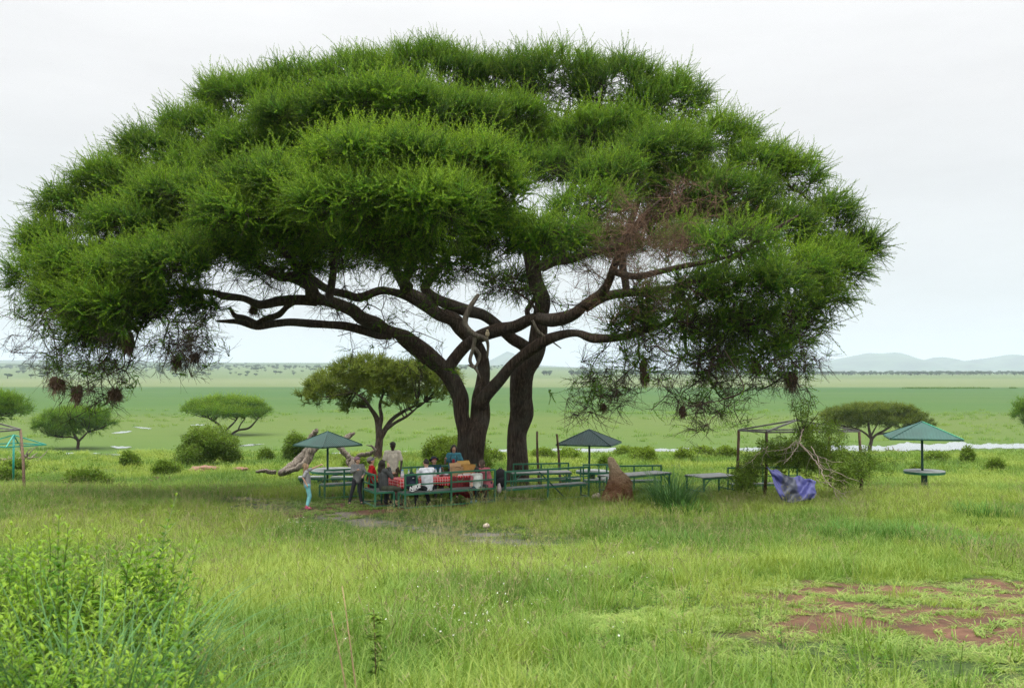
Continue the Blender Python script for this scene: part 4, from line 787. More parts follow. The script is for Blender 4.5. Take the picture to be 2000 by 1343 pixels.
# ---------------------------------------------------------------- acacias beyond
def acacia(name, label, px, Y, basez, lobes, trunk, sc=1.0, dens=1, tint=.4, key='acacia_spray', group=None):
    """lobes and trunk given in picture points, built at distance Y"""
    X = ray(px, 880)[0]*Y; o = thing(name, label, 'tree', (X, Y, basez), 0, group); o0 = np.array((X, Y, basez)); pp, dd, tt = [], [], []; cs = []
    for k, (lx, ly, hx, hy) in enumerate(lobes):
        dy = rng.uniform(-.5, .5)*hx/FPX*Y; c_ = P(lx, ly, Y+dy)-o0; rx, rz_ = hx/FPX*Y, hy/FPX*Y; cs.append((c_, rx, rz_))
        n = int(rx*rx*4.7*dens/(sc*sc)*7); u = rng.normal(0, 1, (n, 3)); u /= np.linalg.norm(u, axis=1)[:, None]; fl_ = rng.random(n) < .78; u[:, 2] = np.where(fl_, np.abs(u[:, 2]), u[:, 2]*.7)
        pp.append(c_+u*np.array((rx, rx*.9, rz_))*(rng.uniform(.72, 1.02, n)+.55*(vnoise(u[:, 0]*3+k*5, u[:, 1]*2+u[:, 2]*4, int(px)+k)-.5))[:, None]); dd.append(u*np.array((.6, .6, .7))+np.array((0, 0, .3))+rng.normal(0, .25, (n, 3))); tt.append(tint+.3*u[:, 2]+.5*(vnoise(u[:, 0]*4+k*5, u[:, 1]*3+u[:, 2]*5, int(px)+9+k)-.45)+rng.normal(0, .12, n))  # upward sides get a lighter tint, lit crown tops put into the colour
    pp = np.concatenate(pp); dd = np.concatenate(dd); scatter('crown', key, 5, pp, eul_from_dir(dd, rp(len(pp))), rng.uniform(.75, 1.2, len(pp))*sc, np.clip(np.concatenate(tt), 0, 1), o)
    mb = MB(); ends = []
    for pl in trunk:
        pts, rr = smooth_path([P(a_, b_, Y+dz)-o0 for a_, b_, dz, r in pl], [r/FPX*Y for *_, r in pl], 4); mb.tube(pts, rr, 9, flute=.1, seed=int(px) % 50); ends += list(pts)
    mb.build('trunk', BARK, o, smooth=True)
    mb = MB(); ends = np.array(ends); zmin = np.percentile(ends[:, 2], 45); e2 = ends[ends[:, 2] > zmin]
    for c_, rx, rz_ in cs:
        for k in range(5):
            a_ = c_+rng.normal(0, .45, 3)*np.array((rx, rx*.9, rz_*.5)); j = np.argmin(np.linalg.norm(e2-a_, axis=1)); L_ = np.linalg.norm(a_-e2[j]); mb.tube(curve_pts(e2[j], a_-e2[j]+np.array((0, 0, -.2*L_)), L_*1.02, 5, (0, 0, .5), .07), np.linspace(.05, .012, 6)*max(1, Y/80), 5)
    bb = mb.build('branches', BARK_FINE, o, smooth=True); bb['kind'] = 'stuff'
    return o
protos('acacia_spray_olive', [spray(n_, L_, .040, .6).mesh('acacia_spray_olive', [BARK_FINE, ACACIA_FAR]) for n_, L_ in ((10, .50), (12, .44), (9, .58), (11, .50), (10, .46))])
ZB = lambda px, Y: G(ray(px, 880)[0]*Y, Y)
acacia('acacia_tree', 'mid sized spreading acacia just left of the main trunks, behind the standing man', 740, 64, ZB(740, 64),
  [(700, 728, 55, 22), (650, 755, 52, 24), (615, 775, 32, 22), (760, 735, 65, 24), (730, 765, 55, 20), (820, 750, 60, 30), (850, 775, 42, 28), (690, 795, 26, 14), (640, 778, 45, 24), (780, 790, 30, 14), (720, 712, 40, 16), (840, 735, 50, 24), (770, 765, 40, 15), (870, 750, 30, 25), (725, 745, 60, 20), (800, 725, 50, 16)],
  [[(738, 905, 0, 11), (738, 885, 0, 8.5), (741, 860, 0, 7), (740, 838, 0, 6.5), (735, 815, 0, 5), (722, 795, -.5, 3.5), (712, 780, -1, 2.5), (690, 765, -1, 1.5)], [(741, 860, 0, 6), (752, 840, .2, 5.5), (765, 820, .5, 4), (785, 805, .8, 3.5), (805, 795, 1, 2.5), (830, 785, 1, 1.5)], [(740, 838, 0, 5), (745, 815, 0, 4), (742, 790, 0, 3), (750, 765, 0, 2)], [(752, 840, .2, 4), (772, 825, 0, 3), (795, 812, -.5, 2.5), (815, 795, -.5, 1.5)]], 1.0, 1.3, .75, 'acacia_spray_olive')
acacia('acacia_tree', 'flat-topped acacia with a short leaning trunk on the far left plain', 152, 150, -8.1,
  [(140, 815, 50, 16), (175, 815, 40, 15), (100, 830, 32, 14), (85, 838, 22, 12), (200, 830, 24, 15), (130, 835, 45, 15), (165, 838, 40, 15), (110, 850, 20, 9)],
  [[(155, 890, 0, 4.5), (152, 875, 0, 3.2), (153, 862, 0, 3), (146, 850, 0, 2.4), (142, 840, 0, 1.5)], [(153, 862, 0, 2.5), (163, 852, 0, 2), (172, 842, 0, 1.2)], [(150, 858, 0, 2), (140, 853, 0, 1.5), (122, 854, 0, .7)]], 1.4, 1.4, .35)
acacia('acacia_tree', 'low wide flat-topped acacia standing alone behind the round dark shrub', 440, 185, -8.1,
  [(400, 795, 34, 12), (440, 788, 42, 11), (480, 792, 34, 12), (375, 803, 20, 9), (505, 804, 22, 10), (425, 806, 45, 11), (465, 808, 42, 10), (490, 812, 24, 8)],
  [[(440, 856, 0, 4), (435, 842, 0, 3), (430, 832, 0, 2.6), (418, 822, 0, 2), (405, 815, 0, 1.2)], [(448, 850, 0, 2.6), (465, 840, 0, 2), (485, 836, 0, 2), (497, 825, 0, 1.5), (505, 815, 0, 1)], [(440, 840, 0, 2), (452, 830, 0, 1.8), (463, 818, 0, 1.2)], [(465, 840, 0, 1.5), (470, 828, 0, 1.2), (478, 818, 0, 1)]], 1.7, 1.5, .55)
acacia('acacia_tree', 'leafy acacia cut off by the left edge of the picture', -20, 110, -7.5,
  [(-20, 790, 50, 22), (15, 785, 30, 14), (35, 803, 24, 14), (-60, 800, 50, 22), (0, 808, 40, 14)], [[(-25, 890, 0, 6), (-25, 860, 0, 4.5), (-20, 830, 0, 3.5), (-5, 812, 0, 2)], [(-25, 850, 0, 3), (-45, 830, 0, 2.5), (-60, 812, 0, 2)]], 1.2, 1.4, .4)
acacia('acacia_tree', 'wide olive acacia with forking trunk behind the right hand shade roof', 1698, 150, -8.1,
  [(1690, 802, 45, 12), (1735, 803, 42, 12), (1650, 810, 38, 13), (1615, 820, 24, 12), (1775, 815, 34, 13), (1800, 830, 22, 10), (1700, 820, 50, 13), (1745, 825, 40, 12), (1655, 828, 38, 12), (1785, 838, 20, 8)],
  [[(1697, 888, 0, 5), (1699, 872, 0, 3.6), (1702, 858, 0, 3.2), (1698, 842, 0, 2.5), (1696, 825, 0, 1.8)], [(1702, 858, 0, 2.8), (1712, 848, 0, 2.4), (1728, 840, 0, 2), (1745, 828, 0, 1.4)], [(1700, 855, 0, 2.4), (1690, 846, 0, 2), (1676, 838, 0, 1.6), (1660, 834, 0, 1)], [(1712, 848, 0, 2), (1735, 845, 0, 1.8), (1758, 842, 0, 1.2), (1780, 838, 0, .8)], [(1702, 850, 0, 1.8), (1708, 838, 0, 1.5), (1716, 825, 0, 1)]], 1.4, 1.5, .55, 'acacia_spray_olive')
acacia('acacia_tree', 'dark rounded acacia cut off by the right edge of the picture', 2030, 120, -7.7,
  [(2020, 800, 40, 24), (1998, 812, 22, 14), (2060, 800, 50, 30), (2030, 825, 30, 12)], [[(2035, 890, 0, 6), (2035, 850, 0, 4), (2030, 825, 0, 3)], [(2035, 850, 0, 3), (2050, 830, 0, 3), (2060, 815, 0, 2)]], 1.2, 1.5, .4)
# far savanna trees
FARLEAF = simple('far_foliage', (.028, .050, .018), .95, .3, .15, spec=.05)
def fartree(k):
    mb = MB(); H = 5.5
    mb.tube([(0, 0, -.5), (.1, 0, H*.4), (.3, 0, H*.6)], [.35, .25, .12], 5); n0_ = len(mb.f)
    for i in range(7):
        a = rng.uniform(0, 6.28); r = rng.uniform(.2, 2.4); mb.ell((r*math.cos(a), r*math.sin(a), H*rng.uniform(.62, .86)), (rng.uniform(1.3, 2.2), rng.uniform(1.3, 2.2), rng.uniform(.7, 1.1)), 8, 5, 1, noise=.5, seed=i+k*9)
    return mb.mesh('savanna_tree', [BARK_FINE, FARLEAF])
FT = [fartree(k) for k in range(5)]; k = 0
for _ in range(2400):
    if k >= 150: break
    px = rng.uniform(-40, 720); py = rng.uniform(716, 741)
    if rng.random() < (py-716)/34: continue
    X, Y, Z = on_ground(px, py)
    if Y > 7000 or Y < 1300: continue
    o = bpy.data.objects.new('savanna_tree', FT[k % 5]); COL.objects.link(o); o.location = (X, Y, Z); s1 = rng.uniform(.7, 1.5)*(1.25 if py < 726 else 1); o.scale = (s1*1.3, s1*1.3, s1); o.rotation_euler[2] = rng.uniform(0, 6.28)
    tag(o, 'tiny dark tree scattered on the hazy savanna slope beyond the left plain', 'tree', 'trees scattered on the far savanna'); k += 1
protos('far_wood', FT)
pp = []
while len(pp) < 1500:
    px = rng.uniform(1060, 2150) if rng.random() < .75 else rng.uniform(-100, 1060); py = 731.5+rng.normal(0, 1.0) if px > 1060 else 719+rng.normal(0, 2)
    if vnoise(px*.02, 3.) < .28 and px > 1060: continue
    X, Y, Z = on_ground(px, py)
    if 1300 < Y < 8000: pp.append((X, Y, Z))
pp = np.array(pp); n_ = len(pp)
scatter('distant_wood', 'far_wood', 5, pp, np.stack([np.zeros(n_), np.zeros(n_), rp(n_)], 1), rng.uniform(.8, 1.9, n_), np.zeros(n_))
pp = []
for _ in range(260):
    px = rng.uniform(1760, 2100); py = 758.3+rng.normal(0, .25)
    if vnoise(px*.05, 7.) < .35: continue
    pp.append(on_ground(px, py))
pp = np.array([p for p in pp if p[1] > 400]); n_ = len(pp); scatter('reed_line', 'grass_far', 3, pp, np.stack([np.zeros(n_), np.zeros(n_), rp(n_)], 1), np.full(n_, 4.0), np.zeros(n_))
# ================================================================ picnic furniture
def paint(name, col, rough=.45, rust=.25):
    m, t, o = newmat(name); q = NT(t); b = q.n('ShaderNodeBsdfPrincipled', Roughness=rough); f = q.noise(7, 6, .7); g = q.noise(2, 3, .5)
    c_ = q.mix(q.math('MULTIPLY', q.ramp(f, [(.62, (0, 0, 0)), (.72, (1, 1, 1))]), rust*2), q.ramp(g, [(.3, tuple(x*.8 for x in col)), (.7, tuple(min(1, x*1.25) for x in col))]), (.16, .075, .035))
    q.l(c_, b.inputs['Base Color']); q.l(b.outputs[0], o.inputs[0]); return m
GREEN = paint('green_paint', (.020, .135, .072)); GREEN_D = paint('dark_green_paint', (.012, .070, .045), .5)
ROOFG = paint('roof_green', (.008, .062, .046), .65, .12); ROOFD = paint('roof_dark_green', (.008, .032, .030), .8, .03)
SEATM = simple('worn_board', (.13, .15, .14), .6, .25, 5, sc=(1, 6, 1)); TOPM = simple('grey_table_board', (.27, .28, .27), .6, .25, 5, sc=(1, 6, 1)); CONC = simple('pale_concrete', (.46, .50, .47), .75, .2, 4, bump=.3)
RUST = simple('rusty_steel', (.13, .075, .048), .85, .35, 5, bump=.4); GREYST = simple('grey_steel', (.16, .15, .14), .6, .3, 5)
STICK = simple('old_pole_wood', (.15, .095, .058), .9, .35, 6, bump=.6, sc=(6, 6, .7)); TEAL = paint('teal_paint', (.015, .24, .18), .5, .05)
def part(name, mat, parent, fn, smooth=False, **kw):
    mb = MB(); fn(mb); return mb.build(name, mat, parent, smooth, **kw)
def ring(mb, c_, r, t_=.012):
    p = [(c_[0]+r*math.cos(a), c_[1], c_[2]+r*math.sin(a)) for a in np.linspace(0, 2*math.pi, 15)]
    for a_, b_ in zip(p[:-1], p[1:]): mb.bar(a_, b_, t_)
def bench(label, a, b, seat_side=1, H=.95, mid=True, ringpos=(), brace=(), boards=3, group='green steel picnic benches', depth=.42):
    """a, b: ground points of the back's two ends; the seat runs out to the left of a->b when seat_side=1"""
    a = np.array(a, float); b = np.array(b, float); d = b-a; Ln = float(np.hypot(*d)); rz = math.atan2(d[1], d[0]); z = (G(*a)+G(*b))/2
    o = thing('picnic_bench', label, 'bench', (a[0], a[1], z), rz, group); s = seat_side; T = .045
    xs = [0, Ln/2, Ln] if mid else [0, Ln]
    for x in xs: part('back_post', GREEN, o, lambda m: m.bar((x, 0, -.12), (x, 0, H), T))
    part('top_rail', GREEN, o, lambda m: m.bar((-.02, 0, H+.02), (Ln+.02, 0, H+.02), T*1.1)); part('middle_rail', GREEN, o, lambda m: m.bar((0, 0, H-.26), (Ln, 0, H-.26), T*.8))
    part('seat_rail', GREEN, o, lambda m: m.bar((0, 0, .43), (Ln, 0, .43), T)); part('foot_rail', GREEN, o, lambda m: m.bar((0, 0, .06), (Ln, 0, .06), T*.8))
    for x in ([.35, Ln-.3] if Ln > 1.6 else [Ln*.5]): part('divider', GREEN, o, lambda m: m.bar((x, 0, H-.25), (x, 0, H), T*.8))
    for x in (0, Ln): part('front_leg', GREEN, o, lambda m: m.bar((x, s*depth, -.1), (x, s*depth, .44), T)); part('side_rail', GREEN, o, lambda m: m.bar((x, 0, .43), (x, s*depth, .43), T*.9))
    part('front_rail', GREEN, o, lambda m: m.bar((0, s*depth, .42), (Ln, s*depth, .42), T*.9)); part('low_side_rail', GREEN_D, o, lambda m: [m.bar((x, 0, .07), (x, s*depth, .07), T*.7) for x in (0, Ln)], kind='stuff')
    w_ = (depth-.04)/boards
    for k in range(boards): part('seat_board', SEATM, o, lambda m: m.box((Ln/2, s*(.035+w_*(k+.5)), .465), (Ln-.02, w_-.015, .025)))
    for x in ringpos: part('ring', GREEN, o, lambda m: ring(m, (x, 0, H-.13), .11))
    for x0, z0_, x1, z1_ in brace: part('brace', GREEN_D, o, lambda m: m.bar((x0, .02*s, z0_), (x1, .02*s, z1_), T*.7))
    return o
def table(label, a, b, wd=.7, H=.76, planks=4, topm=None, group='steel legged picnic tables', z=None, legm=None):
    a = np.array(a, float); b = np.array(b, float); d = b-a; Ln = float(np.hypot(*d)); z = (G(*a)+G(*b))/2 if z is None else z; legm = legm or GREEN
    o = thing('picnic_table', label, 'table', (a[0], a[1], z), math.atan2(d[1], d[0]), group)
    pw_ = wd/planks
    for k in range(planks): part('table_plank', topm or TOPM, o, lambda m: m.box((Ln/2, -wd/2+pw_*(k+.5), H-.012), (Ln, pw_-.012, .03)))
    for y in (-wd/2+.03, wd/2-.03): part('edge_rail', legm, o, lambda m: m.bar((0, y, H-.055), (Ln, y, H-.055), .045))
    for x in (.06, Ln-.06):
        for y in (-wd/2+.05, wd/2-.05): part('leg', legm, o, lambda m: m.bar((x, y, -.1), (x, y, H-.06), .045))
        part('cross_rail', legm, o, lambda m: m.bar((x, -wd/2+.05, .3), (x, wd/2-.05, .3), .035))
        part('brace', legm, o, lambda m: m.bar((x, -wd/2+.05, H-.3), (x+(.26 if x < Ln/2 else -.26), -wd/2+.05, H-.06), .03))
    return o
at2 = lambda px, Y: (ray(px, 930)[0]*Y, Y)
B0, B1 = (-2.95, 27.6), (-.50, 29.1)                       # front bench
bench('long green bench in front of the red cloth, backs of the white shirts against it', B0, B1, 1, ringpos=(1.72,))
bench('short green bench at the left end of the table, grey-shirted woman sitting on it', (-4.28, 28.75), (-3.80, 27.75), 1, mid=False, ringpos=(), brace=((.2, .70, .45, .93), (.55, .93, .9, .70)), H=.90, depth=.55)
bench('long green bench standing empty in front of the second trunk', (-.20, 29.35), (2.37, 30.9), 1, brace=((1.2, .9, 2.1, .1),))
bench('empty green bench just behind the second trunk bench, seat toward the tables', (.05, 35.0), (2.0, 35.4), -1)
bench('green bench behind the table where the bucket hat person sits', (-3.55, 31.9), (-1.2, 33.0), -1)
bench('green bench on the left between the boy and the left shade roof table', (-5.85, 31.2), (-4.75, 31.9), 1, H=.90)
bench('empty green bench just behind the termite mound', (3.15, 33.2), (5.0, 33.5), 1)
bench('green bench between the middle shade roof pole and the termite mound', (2.5, 35.0), (3.6, 35.1), -1, mid=False)
bench('green bench half hidden behind the fallen leafy branches', (7.2, 33.3), (9.6, 33.6), -1)
table('bare plank table between the empty benches by the second trunk', (-.05, 33.4), (1.95, 33.7))
table('bare plank table right of the termite mound behind the big tussock', (2.95, 31.6), (5.0, 33.0), .8)
table('lone plank table with braced legs left of the fallen branches', (5.75, 31.6), (7.0, 32.2), 1.0)
T0 = np.array((-3.35, 28.62)); T1 = np.array((-1.0, 30.02)); dT = (T1-T0)/np.linalg.norm(T1-T0); nT = np.array((-dT[1], dT[0])); TZ = (G(*T0)+G(*T1))/2; TL = float(np.linalg.norm(T1-T0)); TR = math.atan2(dT[1], dT[0])
table('occupied picnic table under the red checked cloth', T0, T1, .75)
def ont(u, v, z=0): p = T0+dT*u+nT*v; return (p[0], p[1], TZ+.765+z)
# checked tablecloths
def checked(name, red, white, scale):
    m, t, o = newmat(name); q = NT(t); tc_ = q.n('ShaderNodeUVMap'); ck = []
    sp_ = q.n('ShaderNodeSeparateXYZ'); q.l(tc_.outputs[0], sp_.inputs[0])
    for ax in (0, 1):
        f = q.math('FRACT', q.math('MULTIPLY', sp_.outputs[ax], scale)); ck.append(q.math('GREATER_THAN', f, .80))
    s_ = q.math('MULTIPLY', q.math('ADD', ck[0], ck[1]), .5); c_ = q.ramp(s_, [(0, red), (.5, tuple((a_+b_)*.5 for a_, b_ in zip(red, white))), (1, white)])
    b = q.n('ShaderNodeBsdfPrincipled', Roughness=.8); q.l(c_, b.inputs[0]); q.l(b.outputs[0], o.inputs[0]); return m
CLOTH = checked('red_check_cloth', (.55, .015, .02), (.80, .74, .72), 12.0); CLOTHD = checked('dark_check_cloth', (.20, .012, .015), (.03, .008, .010), 11.0)
def cloth(label, u0, u1, dropf, dropb, mat, dz, endl=0, cat='tablecloth'):
    v = []; uv = []; nu, prof = 40, []
    vs_ = [(-.385, -dropf*k/5) for k in range(5, 0, -1)]+[(x, 0) for x in np.linspace(-.385, .385, 6)]+[(.385, -dropb*k/4) for k in range(1, 5)]
    for i in range(nu+1):
        u = u0+(u1-u0)*i/nu; cum = 0; last = None
        for j, (vv, z) in enumerate(vs_):
            wv = math.sin(u*17)*.028*(-z/.4)+math.sin(u*41+1)*.008*(-z/.4); zz_ = z*(1+.12*math.sin(u*9+1)) if z < 0 else 0
            if last is not None: cum += math.hypot(vv-last[0], z-last[1])
            last = (vv, z); sg = -1 if vv < 0 else 1
            v.append((u, vv+sg*(.012+abs(z)*.04+wv) if z < 0 else vv*1.02, .775+dz+zz_)); uv.append((u, cum))
    n1 = len(vs_); f = [(i*n1+j, (i+1)*n1+j, (i+1)*n1+j+1, i*n1+j+1) for i in range(nu) for j in range(n1-1)]
    if endl:   # corner hanging over the left end, pointed
        b0 = len(v); 
        for i in range(7):
            for j in range(7):
                t_ = i/6; yy = -.385+.77*j/6; dd_ = endl*t_*(1-.85*j/6); v.append((u0-.015-.05*t_-.02*math.sin(j*2), yy-.08*t_*(1-j/6), .775+dz-dd_)); uv.append((u0-dd_, yy+.4))
        f += [(b0+i*7+j, b0+(i+1)*7+j, b0+(i+1)*7+j+1, b0+i*7+j+1) for i in range(6) for j in range(6)]
    me = bpy.data.meshes.new('tablecloth'); me.from_pydata(v, [], f); me.materials.append(mat); ul = me.uv_layers.new(name='UVMap')
    for lp in me.loops: ul.data[lp.index].uv = uv[lp.vertex_index]
    me.polygons.foreach_set('use_smooth', [True]*len(f)); o = bpy.data.objects.new('tablecloth', me); COL.objects.link(o); o.location = (T0[0], T0[1], TZ); o.rotation_euler[2] = TR
    sm = o.modifiers.new('thick', 'SOLIDIFY'); sm.thickness = .003; return tag(o, label, cat)
cloth('bright red and white checked cloth with a pointed corner hanging at the left end', -.05, 1.62, .22, .2, CLOTH, 0, .52)
cloth('dark red and black checked cloth hanging almost to the ground on the right end', 1.60, 2.78, .58, .4, CLOTHD, .004)
cloth('narrow strip of bright red checked cloth laid over the dark cloth', 1.75, 2.70, .05, .05, CLOTH, .012)
# boxes, bottles, food
CARD = simple('cardboard', (.42, .26, .13), .85, .12, 4); CARD2 = simple('yellowed_cardboard', (.46, .27, .07), .85, .15, 4)
def openbox(label, u, v, sx_, sy_, sz, mat, rz=.1, flaps=True, handle=False):
    o = thing('cardboard_box', label, 'box', ont(u, v, .016), TR+rz); t_ = .008
    for nm, c_, d_ in (('box_side', (0, -sy_/2, sz/2), (sx_, t_, sz)), ('box_side', (0, sy_/2, sz/2), (sx_, t_, sz)), ('box_side', (-sx_/2, 0, sz/2), (t_, sy_-.01, sz)), ('box_side', (sx_/2, 0, sz/2), (t_, sy_-.01, sz)), ('box_base', (0, 0, .005), (sx_-.01, sy_-.01, t_))):
        part(nm, mat, o, lambda m: m.box(c_, d_))
    if flaps:
        part('flap', mat, o, lambda m: m.bar((0, sy_/2, sz), (0, sy_/2+.07, sz+.10), sx_, .006)); pass
    if handle: part('handle', simple('cord', (.03, .02, .015), .8), o, lambda m: m.tube([(-.07, -sy_/2-.01, sz-.01), (-.03, -sy_/2-.02, sz+.02), (.05, -sy_/2-.02, sz+.0), (.09, -sy_/2-.01, sz-.03)], .006, 6))
    return o
openbox('brown box with a cord handle on the table in front of the woman in teal', 1.92, -.12, .34, .24, .25, CARD, -.2, True, True)
openbox('low brown cardboard box on the red cloth left of the white-shirted man', .62, -.1, .30, .24, .13, CARD, .1, False)
openbox('big tilted yellow-brown box behind the dark-haired child and woman in pink', 2.45, .22, .44, .28, .27, CARD2, .12)
openbox('flat white food carton lying open at the right end of the table', 2.12, -.22, .40, .22, .05, simple('white_card', (.7, .7, .68), .7, .05), -.3, False)
def clearmat(name, col, tr=.6, rough=.1):
    m, t, o = newmat(name); q = NT(t); b = q.n('ShaderNodeBsdfPrincipled', Roughness=rough); b.inputs[0].default_value = (*col, 1); b.inputs['Alpha'].default_value = tr; q.l(b.outputs[0], o.inputs[0]); return m
PLAST = clearmat('clear_plastic', (.62, .72, .76), .62); BLUECAP = simple('blue_cap', (.02, .18, .62), .4, .05); PAPER = simple('label_paper', (.75, .78, .82), .6, .05)
def bottle(label, u, v, h=.24):
    o = thing('water_bottle', label, 'bottle', ont(u, v, .016), rng.uniform(0, 6)); r = .033; pr = [(0, r*.95), (.1, r), (.55, r), (.68, r*.92), (.82, r*.42), (.9, r*.38)]
    part('bottle_body', PLAST, o, lambda m: m.tube([(0, 0, z*h) for z, _ in pr], [x for _, x in pr], 12), True); part('cap', BLUECAP, o, lambda m: m.tube([(0, 0, h*.9), (0, 0, h)], .016, 10)); part('paper_label', PAPER, o, lambda m: m.tube([(0, 0, h*.28), (0, 0, h*.5)], r*1.02, 12))
for lb, u, v in (('leftmost blue-capped water bottle on the bright cloth', .22, .02), ('second water bottle from the left end, close beside the first', .30, .12), ('third blue-capped water bottle from the left, left of the low brown box', .42, -.02), ('water bottle with blue cap just right of the white-shirted man', 1.32, .05), ('blue-capped bottle in front of the bucket-hatted person\'s hands', 1.50, .12), ('blue-capped bottle standing behind the low brown box', .80, .22)): bottle(lb, u, v)
FOOD = [simple('food_dark', (.10, .02, .015), .6), simple('food_white', (.7, .68, .62), .6), simple('foil', (.5, .52, .58), .3, metal=.6), simple('food_orange', (.45, .18, .05), .6)]
for k, (lb, u, v, r, mi) in enumerate([('dark red packet lying on the red cloth between the bottles', .30, -.2, .05, 0), ('white cup on the cloth right of the white-shirted man', 1.20, -.1, .045, 1), ('crumpled silver foil wrap right of the blue-capped bottles', 1.62, .0, .09, 2), ('dark snack packet in front of the bucket-hatted person', 1.42, -.12, .05, 0), ('orange snack tub on the cloth behind the white-shirted man', 1.05, .15, .05, 3)]):
    mb = MB(); (mb.tube([(0, 0, 0), (0, 0, .09)], [.032, .042], 12) if mi == 1 else mb.ell((0, 0, r*.5), (r*1.3, r, r*.6), 10, 6, noise=.4, seed=k)); o = mb.build('food_packet' if mi != 1 else 'cup', FOOD[mi], smooth=True); o.location = ont(u, v, .016); o.rotation_euler[2] = TR+k; tag(o, lb, 'cup' if mi == 1 else 'food')
# backpacks
NAVY = simple('navy_fabric', (.008, .014, .035), .8, .2, 12); BLACKF = simple('black_fabric', (.010, .010, .012), .8, .2, 12); WHITEP = simple('white_print', (.80, .80, .80), .6, .03); BLUEF = simple('blue_fabric', (.015, .10, .34), .7)
def backpack(label, loc, rz, mat, w_=.32, d_=.2, h=.48):
    o = thing('backpack', label, 'backpack', loc, rz)
    def body(m): m.ell((0, 0, h*.48), (w_*.52, d_*.5, h*.52), 16, 12, noise=.08, seed=3)
    part('bag_body', mat, o, body, True); part('front_pocket', mat, o, lambda m: m.ell((0, -d_*.42, h*.30), (w_*.42, d_*.3, h*.26), 14, 10, noise=.06, seed=5), True)
    part('top_handle', mat, o, lambda m: m.tube([(-.04, .04, h*.96), (-.03, .04, h*1.05), (.03, .04, h*1.05), (.04, .04, h*.96)], .010, 6))
    for s_ in (-1, 1): part('strap', mat, o, lambda m: m.tube([(s_*.08, .08, h*.92), (s_*.13, .16, h*.7), (s_*.14, .14, h*.3), (s_*.12, .08, h*.1)], .014, 6, squash=2), True)
    return o
q_ = np.array(B0)+(np.array(B1)-np.array(B0))*.10; n2 = np.array((-(B1[1]-B0[1]), B1[0]-B0[0]))/np.hypot(B1[0]-B0[0], B1[1]-B0[1])
bk = backpack('navy sports backpack with white lettering against the left end of the front bench', (q_[0]+n2[0]*.17-.0, q_[1]+n2[1]*.17, G(*q_)+.48), math.atan2(B1[1]-B0[1], B1[0]-B0[0])-.1, NAVY, .36, .22, .50)
fc = bpy.data.curves.new('lettering', 'FONT'); fc.body = 'NIKE'; fc.size = .155; fc.extrude = .004; fc.align_x = 'CENTER'; fc.shear = .35; fc.offset = .006; fc.materials.append(WHITEP)
tmp = bpy.data.objects.new('lettering', fc); COL.objects.link(tmp); bpy.context.view_layer.update(); fm = bpy.data.meshes.new_from_object(tmp.evaluated_get(bpy.context.evaluated_depsgraph_get())); bpy.data.objects.remove(tmp); fo = bpy.data.objects.new('lettering', fm); COL.objects.link(fo); fo.parent = bk; fo['kind'] = 'stuff'; fo.location = (.02, -.185, .06); fo.rotation_euler = (math.pi/2, -.25, 0)
part('swoosh_mark', WHITEP, bk, lambda m: m.add([(-.13, -.192, .03), (-.06, -.192, -.01), (.14, -.192, .07), (-.05, -.192, .02), (-.13, -.186, .03), (-.06, -.186, -.01), (.14, -.186, .07), (-.05, -.186, .02)], [(0, 1, 2, 3), (4, 7, 6, 5), (0, 4, 5, 1), (1, 5, 6, 2), (2, 6, 7, 3), (3, 7, 4, 0)]))
part('logo_patch', WHITEP, bk, lambda m: m.box((0, -.108, .36), (.05, .006, .02), rot=(-.25, 0, 0)))
X, Y = -.33, 29.75
backpack('plump black backpack hanging between the two long front benches', (X, Y, G(X, Y)+.42), .3, BLACKF, .40, .26, .56)
mb = MB(); mb.ell((0, 0, .14), (.07, .09, .15), 10, 8, noise=.3, seed=4); o = mb.build('plastic_bag', simple('pale_plastic_bag', (.5, .42, .42), .5, .2, 8), smooth=True); o.location = (-.38, 29.35, G(-.4, 29.3)+.28); tag(o, 'small pale plastic bag hanging at the right end of the occupied front bench', 'plastic bag')
